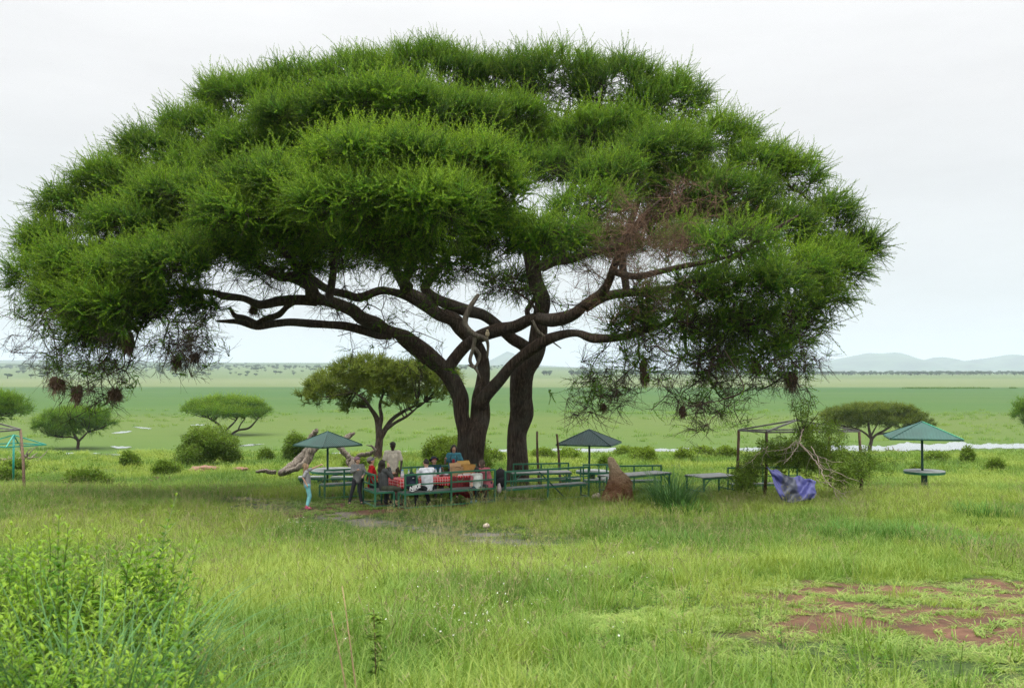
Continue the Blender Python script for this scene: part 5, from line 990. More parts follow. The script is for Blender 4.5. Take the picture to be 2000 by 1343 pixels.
# ---------------------------------------------------------------- shade roofs
def shade(label, px, Y, halfx, rimpy, apexpy, mat, rz=0, tabler=.75, tabh=.75, benches=True, square=False, ridgem=None, tabpx=None, side=None, lbl2=None):
    X = ray(px, 880)[0]*Y; z = G(X, Y); zr = P(px, rimpy, Y)[2]; za = P(px, apexpy, Y)[2]; r = halfx/FPX*Y
    o = thing('shade_roof', label, 'parasol', (X, Y, z), 0, 'pyramid shade roofs on single poles'); zr -= z; za -= z
    A = [(r*1.0*math.cos(rz+math.pi/2*k), r*1.0*math.sin(rz+math.pi/2*k), zr) for k in range(4)]
    part('pole', GREEN_D, o, lambda m: m.tube([(0, 0, -.3), (0, 0, za-.05)], .045, 12), True)
    for k in range(4):
        p0, p1 = np.array(A[k]), np.array(A[(k+1) % 4]); ap = np.array((0, 0, za))
        def sheet(m):
            n_ = 44; V = []; nrm = np.cross(p1-p0, ap-p0); nrm /= np.linalg.norm(nrm)
            for i in range(n_+1):
                b = p0+(p1-p0)*i/n_; off = nrm*(.012 if i % 2 else 0); hf = 1-abs(2*i/n_-1); top = b+(ap-(p0+p1)/2)*hf; V += [b+off, top+off]
            V2 = [v-nrm*.008 for v in V]; m.add(V, [(2*i, 2*i+2, 2*i+3, 2*i+1) for i in range(n_)]); m.add(V2, [(2*i, 2*i+1, 2*i+3, 2*i+2) for i in range(n_)])
        part('roof_sheet', mat, o, sheet)
        part('ridge_cap', ridgem if (ridgem and k == 3) else mat, o, lambda m: m.bar(p0+(0, 0, .012), ap+(0, 0, .012), .05, .02)); part('rim_bar', GREEN_D, o, lambda m: m.bar(p0-(0, 0, .03), p1-(0, 0, .03), .035, .05))
        part('rafter', GREEN_D, o, lambda m: m.bar((0, 0, zr+.05), p0*(.97, .97, 1)-(0, 0, .03), .035))
    return o, X, Y, z
def conc_table(label, X, Y, r, h=.75, z=None, low=0):
    z = G(X, Y) if z is None else z
    o = thing('round_table', label, 'table', (X, Y, z)); part('table_top', CONC, o, lambda m: m.tube([(0, 0, h-.03), (0, 0, h)], r, 36), True); part('table_rim', GREEN, o, lambda m: m.tube([(0, 0, h-.11), (0, 0, h-.028)], r*1.005, 36), False)
    part('table_leg', GREEN_D, o, lambda m: m.tube([(0, 0, -.1), (0, 0, h-.08)], .11, 12))
    return o
def conc_bench(label, X, Y, w_, rz, h=.45):
    z = G(X, Y); o = thing('block_bench', label, 'bench', (X, Y, z), rz, 'painted block benches under the shade roofs'); part('seat_slab', CONC, o, lambda m: m.box((0, 0, h), (w_, .38, .05))); part('seat_edge', GREEN, o, lambda m: m.box((0, 0, h-.07), (w_-.01, .37, .09)))
    for x in (-w_*.33, w_*.33): part('block_leg', GREEN_D, o, lambda m: m.box((x, 0, h*.4), (.28, .3, h*.85+.1)))
shade('teal green corrugated pyramid shade roof at the left, above the pointing girl', 640, 42, 67, 868, 842, ROOFG, R(2))
X, Y = ray(655, 900)[0]*42, 42
conc_table('pale topped table with green sides under the left shade roof', X, Y, 1.05)
conc_bench('green block bench left of the left shade roof table, behind the girl', ray(610, 900)[0]*40.6, 40.6, 1.1, .1); conc_bench('green block bench right of the left shade roof pole', ray(672, 900)[0]*40.7, 40.7, 1.0, -.1)
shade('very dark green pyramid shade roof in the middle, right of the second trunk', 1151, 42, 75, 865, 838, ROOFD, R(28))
X, Y = ray(1157, 900)[0]*42.3, 42.3; conc_table('pale topped table under the dark middle shade roof', X, Y, .70)
conc_bench('block bench left of the middle shade roof pole', ray(1113, 900)[0]*41.2, 41.2, .85, .1); conc_bench('block bench right of the middle shade roof pole, beside the termite mound', ray(1182, 900)[0]*41.4, 41.4, .8, -.1)
shade('blue green pyramid shade roof at the right, standing alone before the river', 1801, 37, 91, 853, 823, ROOFG, R(30), ridgem=paint('bright_ridge_green', (.02, .26, .14), .4, .02))
X, Y = ray(1805, 900)[0]*37, 37; conc_table('round pale topped table sunk in grass under the right shade roof', X, Y, .72)
# ---------------------------------------------------------------- bare canopy frames
def frame(label, corners, apex, postm, barm, post_bases, poly=None, cp=None):
    """corners and apex: world points; post_bases: ground points or None"""
    o = thing('canopy_frame', label, 'canopy frame', (*cp[:2], cp[2])); o0 = np.array(cp)
    for k, (c_, pb) in enumerate(zip(corners, post_bases)):
        if pb is not None: part('post', postm, o, lambda m: m.tube([np.array(pb)-o0-(0, 0, .1), (np.array(pb)+np.array(c_))/2-o0+(.03, 0, 0), np.array(c_)-o0], [.055, .05, .045], 8), True)
        n_ = corners[(k+1) % len(corners)]; part('rim_bar', barm, o, lambda m: m.bar(np.array(c_)-o0, np.array(n_)-o0, .05)); part('rafter', barm, o, lambda m: m.bar(np.array(c_)-o0+(0, 0, .02), np.array(apex)-o0, .05))
    return o
c4 = [P(1443, 840, 33), P(1497, 844, 31), P(1678, 842, 32.5), P(1618, 838, 35)]; bs = []
for c_, dx in zip(c4, (-.14, -.08, .05, .05)): X, Y = c_[0]+dx, c_[1]; bs.append((X, Y, G(X, Y)))
frame('bare rusty pyramid canopy frame standing over the fallen leafy branches', c4, P(1556, 820, 33), RUST, GREYST, bs, cp=(bs[1][0], bs[1][1], bs[1][2]))
c4 = [P(40, 839, 36), P(-35, 845, 34), P(-110, 838, 36), P(-30, 834, 38)]; bs = [(*at2(48, 34.5), 0)]; bs[0] = (bs[0][0], bs[0][1], G(*bs[0][:2])); bs += [None, (c4[2][0], c4[2][1], G(*c4[2][:2])), None]
frame('dark bare canopy frame on a rusty post cut off by the left edge', c4, P(-35, 818, 36), STICK, GREYST, bs, cp=bs[0])
X = ray(27, 870)[0]*44; o = thing('canopy_frame', 'bare bright teal pyramid canopy frame on one pole at the left edge', 'canopy frame', (X, 44, G(X, 44))); o0 = np.array(o.location)
c4 = [P(90, 868, 44), P(12, 873, 42.5), P(-40, 868, 44), P(36, 865, 45.5)]; ap = P(27, 849, 44)
part('pole', TEAL, o, lambda m: m.tube([(0, 0, -.2), ap-o0], .045, 10), True)
for k in range(4): part('rim_bar', TEAL, o, lambda m: m.bar(c4[k]-o0, c4[(k+1) % 4]-o0, .05)); part('rafter', TEAL, o, lambda m: m.bar(c4[k]-o0, ap-o0, .045))
# wooden poles
for (x0, y0, x1, y1, Y), lb in (((1054, 930, 1048, 842, 39), 'thin leaning wooden pole just right of the second trunk'), ((1096, 930, 1088, 847, 39), 'thin leaning wooden pole by the left tip of the middle shade roof')):
    X, Yg = ray(x0, y0)[0]*Y, Y; b = np.array((X, Yg, G(X, Yg))); e = P(x1, y1, Y)-b; mb = MB(); mb.tube(curve_pts((0, 0, -.1), e, np.linalg.norm(e)+.1, 5, (0, 0, 0), .025), np.linspace(.055, .04, 6), 8); o = mb.build('wooden_pole', STICK, smooth=True); o.location = b; tag(o, lb, 'pole')
# ---------------------------------------------------------------- termite mound
X, Y, Z = on_ground(1204, 984); TM, t_, o_ = newmat('termite_earth'); q = NT(t_); f = q.noise(5, 6, .75); f2 = q.noise(22, 4, .7); sp_ = q.n('ShaderNodeSeparateXYZ'); tc_ = q.n('ShaderNodeTexCoord'); q.l(tc_.outputs['Object'], sp_.inputs[0])
c_ = q.ramp(f, [(.3, (.095, .042, .022)), (.5, (.23, .115, .062)), (.7, (.36, .215, .13))]); c_ = q.mix(q.ramp(q.math('ADD', sp_.outputs[2], q.math('MULTIPLY', f, .5)), [(0, (0, 0, 0)), (1, (0, 0, 0))]), c_, c_); tipf = q.math('SMOOTHSTEP', 1, 1.0, 1.0) if False else q.math('MULTIPLY', q.math('SUBTRACT', q.math('ADD', sp_.outputs[2], q.math('MULTIPLY', f, .7)), .95), 1.6); tipf = q.math('MINIMUM', q.math('MAXIMUM', tipf, 0.0), 1.0)
c_ = q.mix(tipf, c_, (.62, .46, .31)); b = q.n('ShaderNodeBsdfPrincipled', Roughness=.95); b.inputs['Specular IOR Level'].default_value = .1; q.l(c_, b.inputs[0]); bp = q.n('ShaderNodeBump', Strength=1.0, Distance=.12); q.l(q.math('ADD', f, f2), bp.inputs['Height']); q.l(bp.outputs[0], b.inputs['Normal']); q.l(b.outputs[0], o_.inputs[0])
V = []; prof = [(-.08, .56, 0), (.12, .50, .0), (.30, .45, .02), (.48, .41, .06), (.62, .36, .09), (.76, .29, .08), (.88, .20, .02), (1.0, .155, -.03), (1.12, .13, -.08), (1.22, .115, -.12), (1.32, .09, -.15), (1.38, .05, -.17), (1.40, .01, -.175)]
seg = 40; H_ = [p[0] for p in prof]; hh = np.linspace(-.08, 1.40, 44)
for h in hh:
    r = np.interp(h, H_, [p[1] for p in prof]); cx_ = np.interp(h, H_, [p[2] for p in prof])
    for j in range(seg):
        a = 2*math.pi*j/seg; rr = r*(1+.34*(fbm(math.cos(a)*1.4+5, math.sin(a)*1.4+h*2.6, 12, 4)-.5)*2.0+.22*(vnoise(a*4, h*8, 6)-.5)+.10*(vnoise(a*9, h*22, 8)-.5)); V.append((cx_+rr*math.cos(a), rr*math.sin(a)*.9, h))
mb = MB(); mb.add(V, [(i*seg+j, i*seg+(j+1) % seg, (i+1)*seg+(j+1) % seg, (i+1)*seg+j) for i in range(43) for j in range(seg)]); o = mb.build('termite_mound', TM, smooth=True); o.location = (X, Y, Z); o.scale = (1.0, 1, 1.0); tag(o, 'tall reddish brown termite mound with a pale bent tip, right of the middle shade roof', 'termite mound')
STONE = simple('pale_stone', (.48, .40, .32), .9, .25, 8, bump=.6); REDST = simple('red_stone', (.21, .11, .07), .9, .25, 8, bump=.6)
def stone(label, px, py, wpx, hpx, mat, k, D=None):
    X, Y, Z = on_ground(px, py); mb = MB(); mb.ell((0, 0, hpx/FPX*Y*.35), (wpx/2/FPX*Y, wpx/2.4/FPX*Y, hpx/FPX*Y*.6), 12, 8, noise=.3, seed=k); o = mb.build('stone', mat, smooth=True); o.location = (X, Y, Z); tag(o, label, 'stone')
stone('pale rock lying at the left foot of the termite mound', 1165, 978, 18, 16, STONE, 1); stone('pinkish rock on the bare earth right of the gravel path', 950, 1030, 12, 9, STONE, 2)
stone('reddish stone on the bare earth behind the pointing girl', 652, 973, 11, 8, REDST, 3); stone('small cream rock among flattened grass in the middle of the meadow', 1232, 1090, 22, 14, STONE, 4); stone('second cream rock just below the first in the middle of the meadow', 1248, 1108, 16, 12, STONE, 5); stone('brown lump of earth in the grass left of the mud patch', 1484, 1072, 20, 12, REDST, 6)
stone('low red earth hump in the grass behind the left bushes', 400, 920, 60, 12, REDST, 7); stone('smaller red earth hump left of the fallen grey trunk', 470, 919, 30, 8, REDST, 8)
# ---------------------------------------------------------------- fallen dead tree
o = thing('fallen_tree', 'fallen bleached grey dead tree with forked arms behind the left shade roof', 'fallen tree', (ray(620, 920)[0]*47, 47, G(ray(620, 920)[0]*47, 47))); o0 = np.array(o.location)
def dead(nm, pl, flute=.2, sides=14):
    pts, rr = smooth_path([P(a_, b_, D)-o0 for a_, b_, D, r in pl], [r/FPX*D for *_, D, r in pl], 5); mb = MB(); mb.tube(pts+rng.normal(0, .02, pts.shape), rr, sides, flute=flute, seed=int(pl[0][0]) % 31); mb.build(nm, PALE_WOOD, o, smooth=True)
dead('trunk', [(545, 924, 46, 6), (570, 912, 46.5, 10), (592, 894, 47, 12), (612, 872, 47, 10), (630, 866, 47.2, 6), (655, 868, 47.5, 5)])
dead('broken_limb', [(560, 921, 46, 4), (585, 912, 46, 6), (600, 898, 46.3, 7), (608, 880, 46.5, 8), (606, 862, 46.6, 7), (612, 848, 46.6, 6), (618, 840, 46.6, 4)])
dead('broken_limb', [(630, 868, 47.3, 5), (660, 862, 47.6, 5), (680, 852, 48, 5), (692, 845, 48.2, 2)])
dead('limb', [(655, 868, 47.5, 5), (670, 880, 47.3, 6), (682, 892, 47.2, 5), (694, 898, 47, 4), (700, 897, 47, 4)]); dead('limb', [(684, 922, 46.6, 5), (690, 908, 46.8, 7), (692, 898, 47, 5), (705, 889, 47, 4), (720, 886, 47, 4), (732, 880, 47, 3), (728, 872, 47, 1.6), (716, 868, 47, .8)])
dead('limb', [(728, 874, 47, 1.6), (725, 868, 47, .8)], 0, 6); dead('limb', [(682, 890, 47.2, 4), (680, 902, 47, 4), (685, 914, 46.9, 4)]); dead('root', [(665, 924, 46.4, 2), (680, 917, 46.5, 4), (700, 914, 46.7, 3.5)])
dead('root', [(500, 921, 45.5, 2), (515, 919, 45.6, 4), (538, 922, 45.8, 4)], .4); dead('root', [(626, 924, 46, 4), (631, 916, 46, 4), (634, 912, 46, 1)], .5, 9)
for nm, lb, spec_, Y, n_ in (('brush_pile', 'heap of bare grey fallen branches below the teal frame at the left edge', (30, 884, 46, 9), 60, 40), ('brush_pile', 'small heap of dry reddish stems in the grass left of the round shrub', (316, 916, 16, 6), 46, 16), ('brush_pile', 'dark dead branches under the wide olive acacia on the right', (1745, 878, 20, 4), 140, 22)):
    px, py, wx, hy = spec_; X = ray(px, py)[0]*Y; mb = MB(); zb = G(X, Y)
    for k in range(n_): s0 = np.array((rng.normal(0, wx*.6/FPX*Y), rng.normal(0, .4), rng.uniform(0, hy/FPX*Y))); mb.tube(curve_pts(s0, (rng.normal(0, 1), rng.normal(0, .5), rng.normal(.1, .3)), wx/FPX*Y*rng.uniform(.4, 1.1), 5, (0, 0, 0), .15), np.linspace(.045, .012, 6)*Y/50, 5)
    b_ = mb.build(nm, RUST if n_ == 16 else PALE_WOOD, smooth=True); b_.location = (X, Y, zb); tag(b_, lb, 'brush pile')
# ---------------------------------------------------------------- fallen leafy branches with pale bare limbs, tarp
X, Y = ray(1560, 940)[0]*30, 30; o = thing('fallen_branches', 'tangled heap of fallen leafy branches with pale bare limbs under the canopy frame', 'fallen branches', (X, Y, G(X, Y))); o0 = np.array(o.location)
BLEACH = simple('bleached_twig', (.33, .27, .21), .85, .2, 8, spec=.1)
def bare(pl, r0): 
    pts, rr = smooth_path([P(a_, b_, D)-o0 for a_, b_, D in pl], np.linspace(r0*.7, r0*.22, len(pl)), 5); pts = pts+rng.normal(0, .012, pts.shape); mb = MB(); mb.tube(pts, rr, 7); mb.build('bare_limb', BLEACH, o, smooth=True)
    for k in range(5):
        j = rng.integers(2, len(pts)-1); d = pts[j]-pts[j-1]; p2 = curve_pts(pts[j], d/np.linalg.norm(d)+rng.normal(0, .6, 3), rng.uniform(.25, .7), 5, (0, 0, -.3), .12); TW.tube(p2, np.linspace(.007, .002, 6), 5)
TW = MB()
for pl, r0 in (([(1568, 838, 29.5), (1564, 850, 29.3), (1560, 864, 29), (1552, 880, 28.8), (1542, 893, 28.6), (1530, 905, 28.5)], .035), ([(1560, 864, 29), (1575, 880, 28.7), (1590, 897, 28.4), (1603, 915, 28), (1608, 930, 27.8), (1625, 950, 27.6), (1645, 963, 27.4), (1655, 972, 27.3)], .03), ([(1564, 866, 29), (1585, 885, 28.8), (1605, 893, 28.6), (1625, 902, 28.5), (1645, 902, 28.5)], .022),
    ([(1585, 872, 28.9), (1597, 895, 28.6), (1605, 912, 28.4), (1630, 920, 28.2), (1655, 932, 28), (1680, 940, 28)], .024), ([(1560, 862, 29), (1545, 870, 29), (1535, 876, 29), (1515, 880, 29), (1498, 882, 29), (1490, 892, 29), (1486, 908, 29)], .020), ([(1500, 872, 29), (1485, 882, 29), (1470, 897, 29), (1462, 905, 28.9)], .02), ([(1555, 860, 29), (1545, 868, 28.8), (1535, 878, 28.7)], .02),
    ([(1608, 928, 27.9), (1625, 932, 27.8), (1640, 938, 27.7), (1652, 936, 27.7)], .014), ([(1628, 955, 27.6), (1632, 965, 27.5), (1640, 975, 27.4)], .014), ([(1592, 930, 28), (1600, 940, 28), (1612, 943, 28)], .014)): bare(pl, r0)
tw_ = TW.build('twigs', BLEACH, o, smooth=True); tw_['kind'] = 'stuff'
pp = []
for cx_, cy_, D, sx_, sy_, n_ in ((1560, 895, 31, 60, 26, 230), (1470, 915, 30, 22, 24, 80), (1450, 938, 29.6, 20, 18, 90), (1520, 880, 30.4, 35, 18, 90), (1600, 885, 31.2, 34, 26, 130), (1650, 925, 29.9, 40, 24, 120), (1568, 848, 30.2, 20, 18, 50), (1572, 815, 29.8, 12, 16, 12), (1562, 798, 29.8, 9, 12, 5), (1577, 790, 29.8, 8, 9, 5), (1552, 800, 29.8, 5, 16, 5), (1690, 905, 31, 40, 20, 110), (1620, 850, 30.5, 22, 20, 40)):
    for _ in range(n_): pp.append(P(rng.normal(cx_, sx_*.6), rng.normal(cy_, sy_*.6), D+rng.normal(0, .45))-o0)
pp = np.array(pp); pp[:, 2] = np.maximum(pp[:, 2], .08); scatter('leaves', 'leaf_clump', 4, pp, eul_from_dir(rng.normal(0, 1, pp.shape)+np.array((0, 0, .6)), rp(len(pp))), rng.uniform(.38, .72, len(pp)), np.clip(rng.normal(.55, .2, len(pp)), 0, 1), o)
mb = MB()
for pl in ([(1566, 850), (1574, 825), (1580, 800), (1578, 782)], [(1566, 850), (1558, 825), (1552, 800), (1545, 782)], [(1570, 840), (1564, 812), (1566, 790)], [(1575, 835), (1592, 815), (1600, 802)]):
    pts, rr = smooth_path([P(a_, b_, 29.8)-o0 for a_, b_ in pl], np.linspace(.016, .005, len(pl)), 4); mb.tube(pts, rr, 6)
sh_ = mb.build('shoots', BARK_FINE, o, smooth=True); sh_['kind'] = 'stuff'
bpy.context.view_layer.update()
TARP, t_, o_ = newmat('blue_tarp'); q = NT(t_); tc_ = q.n('ShaderNodeUVMap'); sp_ = q.n('ShaderNodeSeparateXYZ'); q.l(tc_.outputs[0], sp_.inputs[0]); nn = q.noise(2.5, 4, .6)
g_ = q.math('SUBTRACT', 1.0, q.math('MINIMUM', 1.0, q.math('MULTIPLY', q.math('ABSOLUTE', q.math('SUBTRACT', q.math('ADD', sp_.outputs[0], q.math('MULTIPLY', q.math('SUBTRACT', nn, .5), .18)), q.math('MULTIPLY_ADD', sp_.outputs[1], .18, .42))), 6.0)))
c_ = q.mix(q.ramp(g_, [(.1, (0, 0, 0)), (.25, (1, 1, 1))]), q.ramp(nn, [(.3, (.050, .053, .20)), (.7, (.080, .085, .26))]), (.055, .062, .09)); b = q.n('ShaderNodeBsdfPrincipled', Roughness=.45); q.l(c_, b.inputs[0]); q.l(b.outputs[0], o_.inputs[0])
top = [(1498, 911), (1515, 917), (1532, 926), (1555, 929), (1575, 934), (1594, 937)]; bot = [(1500, 915), (1512, 945), (1530, 978), (1552, 980), (1575, 975), (1592, 975)]; V = []; UV = []; nu, nv_ = 44, 18
for i in range(nu+1):
    u = i/nu; tx, ty = np.interp(u*5, range(6), [p[0] for p in top]), np.interp(u*5, range(6), [p[1] for p in top]); bx, by = np.interp(u*5, range(6), [p[0] for p in bot]), np.interp(u*5, range(6), [p[1] for p in bot])
    for j in range(nv_+1):
        v_ = j/nv_; fold = .13*math.sin((u*1.0+v_*.45)*15)*(.25+v_)**.8+.03*math.sin(u*31+v_*6); fold += .16*(fbm(u*5, v_*4, 15, 3)-.5)+.07*(vnoise(u*16, v_*11, 17)-.5); V.append(P(tx*(1-v_)+bx*v_+5*(vnoise(v_*7, u*6., 19)-.5), ty*(1-v_)+by*v_+6*(vnoise(u*9, v_*5, 23)-.5), 28.3-.55*v_+fold)); UV.append((u, v_))
me = bpy.data.meshes.new('tarpaulin'); V = np.array(V); org = V.mean(0); me.from_pydata((V-org).tolist(), [], [(i*(nv_+1)+j, i*(nv_+1)+j+1, (i+1)*(nv_+1)+j+1, (i+1)*(nv_+1)+j) for i in range(nu) for j in range(nv_)]); me.materials.append(TARP); ul = me.uv_layers.new(name='UVMap')
for lp in me.loops: ul.data[lp.index].uv = UV[lp.vertex_index]
me.polygons.foreach_set('use_smooth', [True]*len(me.polygons)); o = bpy.data.objects.new('tarpaulin', me); COL.objects.link(o); o.location = org; md = o.modifiers.new('thick', 'SOLIDIFY'); md.thickness = .004; tag(o, 'crumpled violet blue and grey tarpaulin hung over a low branch in the grass', 'tarpaulin')
# ---------------------------------------------------------------- small bird on the limb
bc = P(952, 653, 33.6); o = thing('bird', 'small cream bird perched on the limb above the first trunk', 'bird', bc); BF = simple('cream_feathers', (.62, .50, .34), .8, .12, 20)
part('bird_body', BF, o, lambda m: (m.ell((0, 0, .02), (.075, .07, .10), 12, 9), m.ell((.0, -.02, .12), (.045, .05, .045), 10, 8)), True)
part('beak', BLACKF, o, lambda m: m.tube([(0, -.06, .12), (0, -.10, .115)], [.012, .002], 6)); part('tail', BF, o, lambda m: m.box((0, .07, -.08), (.05, .02, .14), (-.4, 0, 0)))
# ================================================================ people
def remesh(o, vox, it=4, fac=.5):
    md = o.modifiers.new('skin', 'REMESH'); md.mode = 'VOXEL'; md.voxel_size = vox; md.use_smooth_shade = True
    sm = o.modifiers.new('smooth', 'SMOOTH'); sm.iterations = it; sm.factor = fac
def caps(mb, a, b, ra, rb, n=10):
    """a closed rounded cone"""
    a = np.array(a, float); b = np.array(b, float); d = b-a; L_ = np.linalg.norm(d)+1e-6; d /= L_; P_ = []; R_ = []
    for k in range(4): t_ = math.pi/2*k/4; P_.append(a-d*ra*math.cos(t_)); R_.append(max(ra*math.sin(t_), .001))
    P_.append(a); R_.append(ra); P_.append(b); R_.append(rb)
    for k in range(1, 5): t_ = math.pi/2*k/4; P_.append(b+d*rb*math.sin(t_)); R_.append(max(rb*math.cos(t_), .001))
    mb.tube(P_, R_, n)
SKIN = simple('skin_light', (.52, .30, .21), .55, .06, 6); SKIND = simple('skin_dark', (.045, .026, .018), .5, .06, 6); HAIRB = simple('hair_brown', (.075, .045, .026), .6, .3, 30); HAIRD = simple('hair_dark', (.022, .014, .010), .6, .3, 30); HAIRF = simple('hair_fair', (.26, .17, .09), .6, .25, 30)
BLK = simple('black_gloss', (.01, .01, .012), .2); SHOE = simple('dark_shoe', (.02, .02, .024), .6); SOLE = simple('pale_sole', (.5, .5, .5), .7); EYEW = simple('eye', (.02, .012, .01), .3); LIP = simple('lips', (.40, .13, .11), .5)
def cl(name, col, rough=.85, var=.12): return simple(name, col, rough, var, 9, spec=.2)
def person(label, loc, yaw, H, skin, hair, shirt, pants, shoes=SHOE, seated=False, seat=.47, lean=(0, 0), head=(0, 0), turn=0, sleeve='short', arms=None, legs=None, longhair=0, cap=None, capstyle=None, glasses=None, female=False, pantlen=1.0, widen=1.0, group='people at the picnic', hairvol=1.0, collar=None, belt=None):
    """local frame: +y is the way the hips face, +x the person's right... head=(yaw, pitch) relative to the chest"""
    o = thing('person', label, 'person', loc, yaw, group); s = H/1.75; W_ = (.185 if not female else .165)*s*widen
    hipz = seat+.085*s if seated else .92*s; sp = np.array((lean[0], lean[1], 1.)); sp /= np.linalg.norm(sp); pel = np.array((0, 0, hipz)); tl = .50*s
    ct, st = math.cos(turn), math.sin(turn); X_ = np.array((ct, st, 0)); chest = pel+sp*tl*.62; shc = pel+sp*tl*.98; neck = pel+sp*(tl+.05*s)
    SH = {'r': shc+X_*W_, 'l': shc-X_*W_}; HP = {'r': pel+np.array((.095*s, 0, -.02)), 'l': pel-np.array((.095*s, 0, .02))}
    Yc = np.array((-st, ct, 0)); hy, hp_ = head; a = turn+hy; F = np.array((-math.sin(a)*math.cos(hp_), math.cos(a)*math.cos(hp_), math.sin(hp_))); HX = np.array((math.cos(a), math.sin(a), 0)); U = np.cross(HX, F)
    hc = neck+np.array((0, 0, .06*s))+U*.085*s+F*.015*s; hr = .098*s*(1.08 if H < 1.45 else 1)
    arms = arms or {}; A = {}
    for sd in 'rl':
        sg = 1 if sd == 'r' else -1; e, w_ = arms.get(sd, ((sg*.06, .02, -.28), (sg*.05, .10, -.53)))
        loc2 = lambda v: SH[sd]+(X_*v[0]+Yc*v[1]+np.array((0, 0, v[2])))*s
        A[sd] = (SH[sd], loc2(e), loc2(w_))
    LG = {}
    for sd in 'rl':
        sg = 1 if sd == 'r' else -1
        if legs and sd in legs: k_, an = legs[sd]; LG[sd] = (HP[sd], np.array(k_, float), np.array(an, float))
        elif seated: LG[sd] = (HP[sd], np.array((sg*.11*s, .43*s, hipz+.0)), np.array((sg*.10*s, .40*s, .09)))
        else: LG[sd] = (HP[sd], np.array((sg*.10*s, .03*s, .50*s)), np.array((sg*.10*s, 0, .085*s)))
    # body, one continuous figure
    mb = MB(); caps(mb, pel, chest, .115*s, .12*s); caps(mb, SH['l'], SH['r'], .055*s, .055*s); caps(mb, HP['l'], HP['r'], .10*s, .10*s)
    for sd in (-1, 1): caps(mb, pel+X_*.05*s*sd, chest+X_*.07*s*sd+sp*.06*s, .095*s, .10*s)
    caps(mb, shc-sp*.02, hc-U*.03*s, .058*s*(.85 if female else 1), .05*s)
    rot = Matrix((HX, F, U)).transposed().to_euler(); mb.ell(hc, (hr*.78, hr*.98, hr*1.18), 16, 12, rot=rot); caps(mb, hc-U*hr*.75+F*hr*.35, hc-U*hr*.35+F*hr*.25, hr*.38, hr*.6)
    caps(mb, hc+F*hr*.92+U*hr*.05, hc+F*hr*1.12-U*hr*.22, hr*.10, hr*.15)
    for sd in (-1, 1): mb.ell(hc+HX*sd*hr*.80-U*hr*.1, (hr*.12, hr*.22, hr*.3), 8, 6, rot=rot)
    for sd in 'rl':
        a0, a1, a2 = A[sd]; caps(mb, a0, a1, .048*s, .038*s); caps(mb, a1, a2, .037*s, .025*s); d = a2-a1; d = d/np.linalg.norm(d); sg = 1 if sd == 'r' else -1
        sx_ = np.cross(d, (0, 0, 1.)); sx_ = sx_/(np.linalg.norm(sx_)+1e-6); cdir = arms.get('hand_'+sd, 'relax')
        pm = a2+d*.075*s; caps(mb, a2+d*.01, pm, .026*s, .034*s); dn = np.cross(sx_, d)
        for k in range(4):
            off = sx_*(k-1.5)*.021*s; ln = (.062, .075, .070, .055)[k]*s; b0 = pm+off+d*.012*s; cu = -dn*(.5 if cdir != 'flat' else .1)
            if cdir == 'point': cu = np.zeros(3) if k == 0 else -dn*2.2
            b1 = b0+(d+cu*.4)/np.linalg.norm(d+cu*.4)*ln*.55; b2 = b1+(d+cu*1.3)/np.linalg.norm(d+cu*1.3)*ln*.5; caps(mb, b0, b1, .0095*s, .009*s, 7); caps(mb, b1, b2, .009*s, .0075*s, 7)
        th = a2+d*.02*s; caps(mb, th-sx_*sg*.02*s, th-sx_*sg*.045*s+d*.035*s, .012*s, .010*s, 7); caps(mb, th-sx_*sg*.045*s+d*.035*s, th-sx_*sg*.045*s+d*.062*s, .010*s, .008*s, 7)
        h0, h1, h2 = LG[sd]; caps(mb, h0, h1, .085*s, .055*s); caps(mb, h1, h2, .055*s, .038*s); caps(mb, h2+(0, 0, -.01), h2+np.array((0, .10*s, -.04*s)), .036*s, .028*s)
    b = mb.build('body', skin, o); remesh(b, .0095 if H > 1.4 else .0085, 3)
    # shirt
    g = .016*s; mb = MB(); caps(mb, pel+(0, 0, -.03*s), chest, .125*s+g, .125*s+g); caps(mb, SH['l'], SH['r'], .062*s+g, .062*s+g)
    for sd in (-1, 1): caps(mb, pel+X_*.055*s*sd-sp*.02, chest+X_*.075*s*sd+sp*.07*s, .10*s+g, .105*s+g)
    if female:
        for sd in (-1, 1): caps(mb, chest+X_*.07*s*sd+Yc*.07*s, chest+X_*.065*s*sd+Yc*.09*s, .065*s, .06*s)
    caps(mb, shc, shc+sp*.045*s, .075*s, .062*s)
    for sd in 'rl':
        a0, a1, a2 = A[sd]
        if sleeve == 'short': e = a0+(a1-a0)*.72; caps(mb, a0, e, .060*s+g*.5, .058*s+g*.6)
        else: caps(mb, a0, a1, .058*s+g*.5, .046*s+g*.6); caps(mb, a1, a1+(a2-a1)*(.93 if sleeve == 'long' else .5), .046*s+g*.6, .033*s+g*.6)
    sh = mb.build('shirt', shirt, o); remesh(sh, .011, 2)
    # trousers
    mb = MB(); caps(mb, HP['l']-(0, 0, .0), HP['r'], .115*s, .115*s); caps(mb, pel-(0, 0, .02), pel+(0, 0, .05*s), .125*s, .125*s)
    for sd in 'rl':
        h0, h1, h2 = LG[sd]; caps(mb, h0, h1, .100*s, .068*s); e = h1+(h2-h1)*min(1, pantlen*.93)
        if pantlen > .15: caps(mb, h1, e, .067*s, .054*s if pantlen > .5 else .06*s)
    tr = mb.build('trousers', pants, o); remesh(tr, .011, 2)
    for sd in 'rl':
        h2 = LG[sd][2]; mb = MB(); caps(mb, h2+(0, -.03*s, -.045*s), h2+np.array((0, .13*s, -.048*s)), .045*s, .036*s); caps(mb, h2+(0, 0, .01), h2+(0, 0, -.03*s), .047*s, .046*s); so_ = mb.build('shoe', shoes, o); remesh(so_, .012, 2)
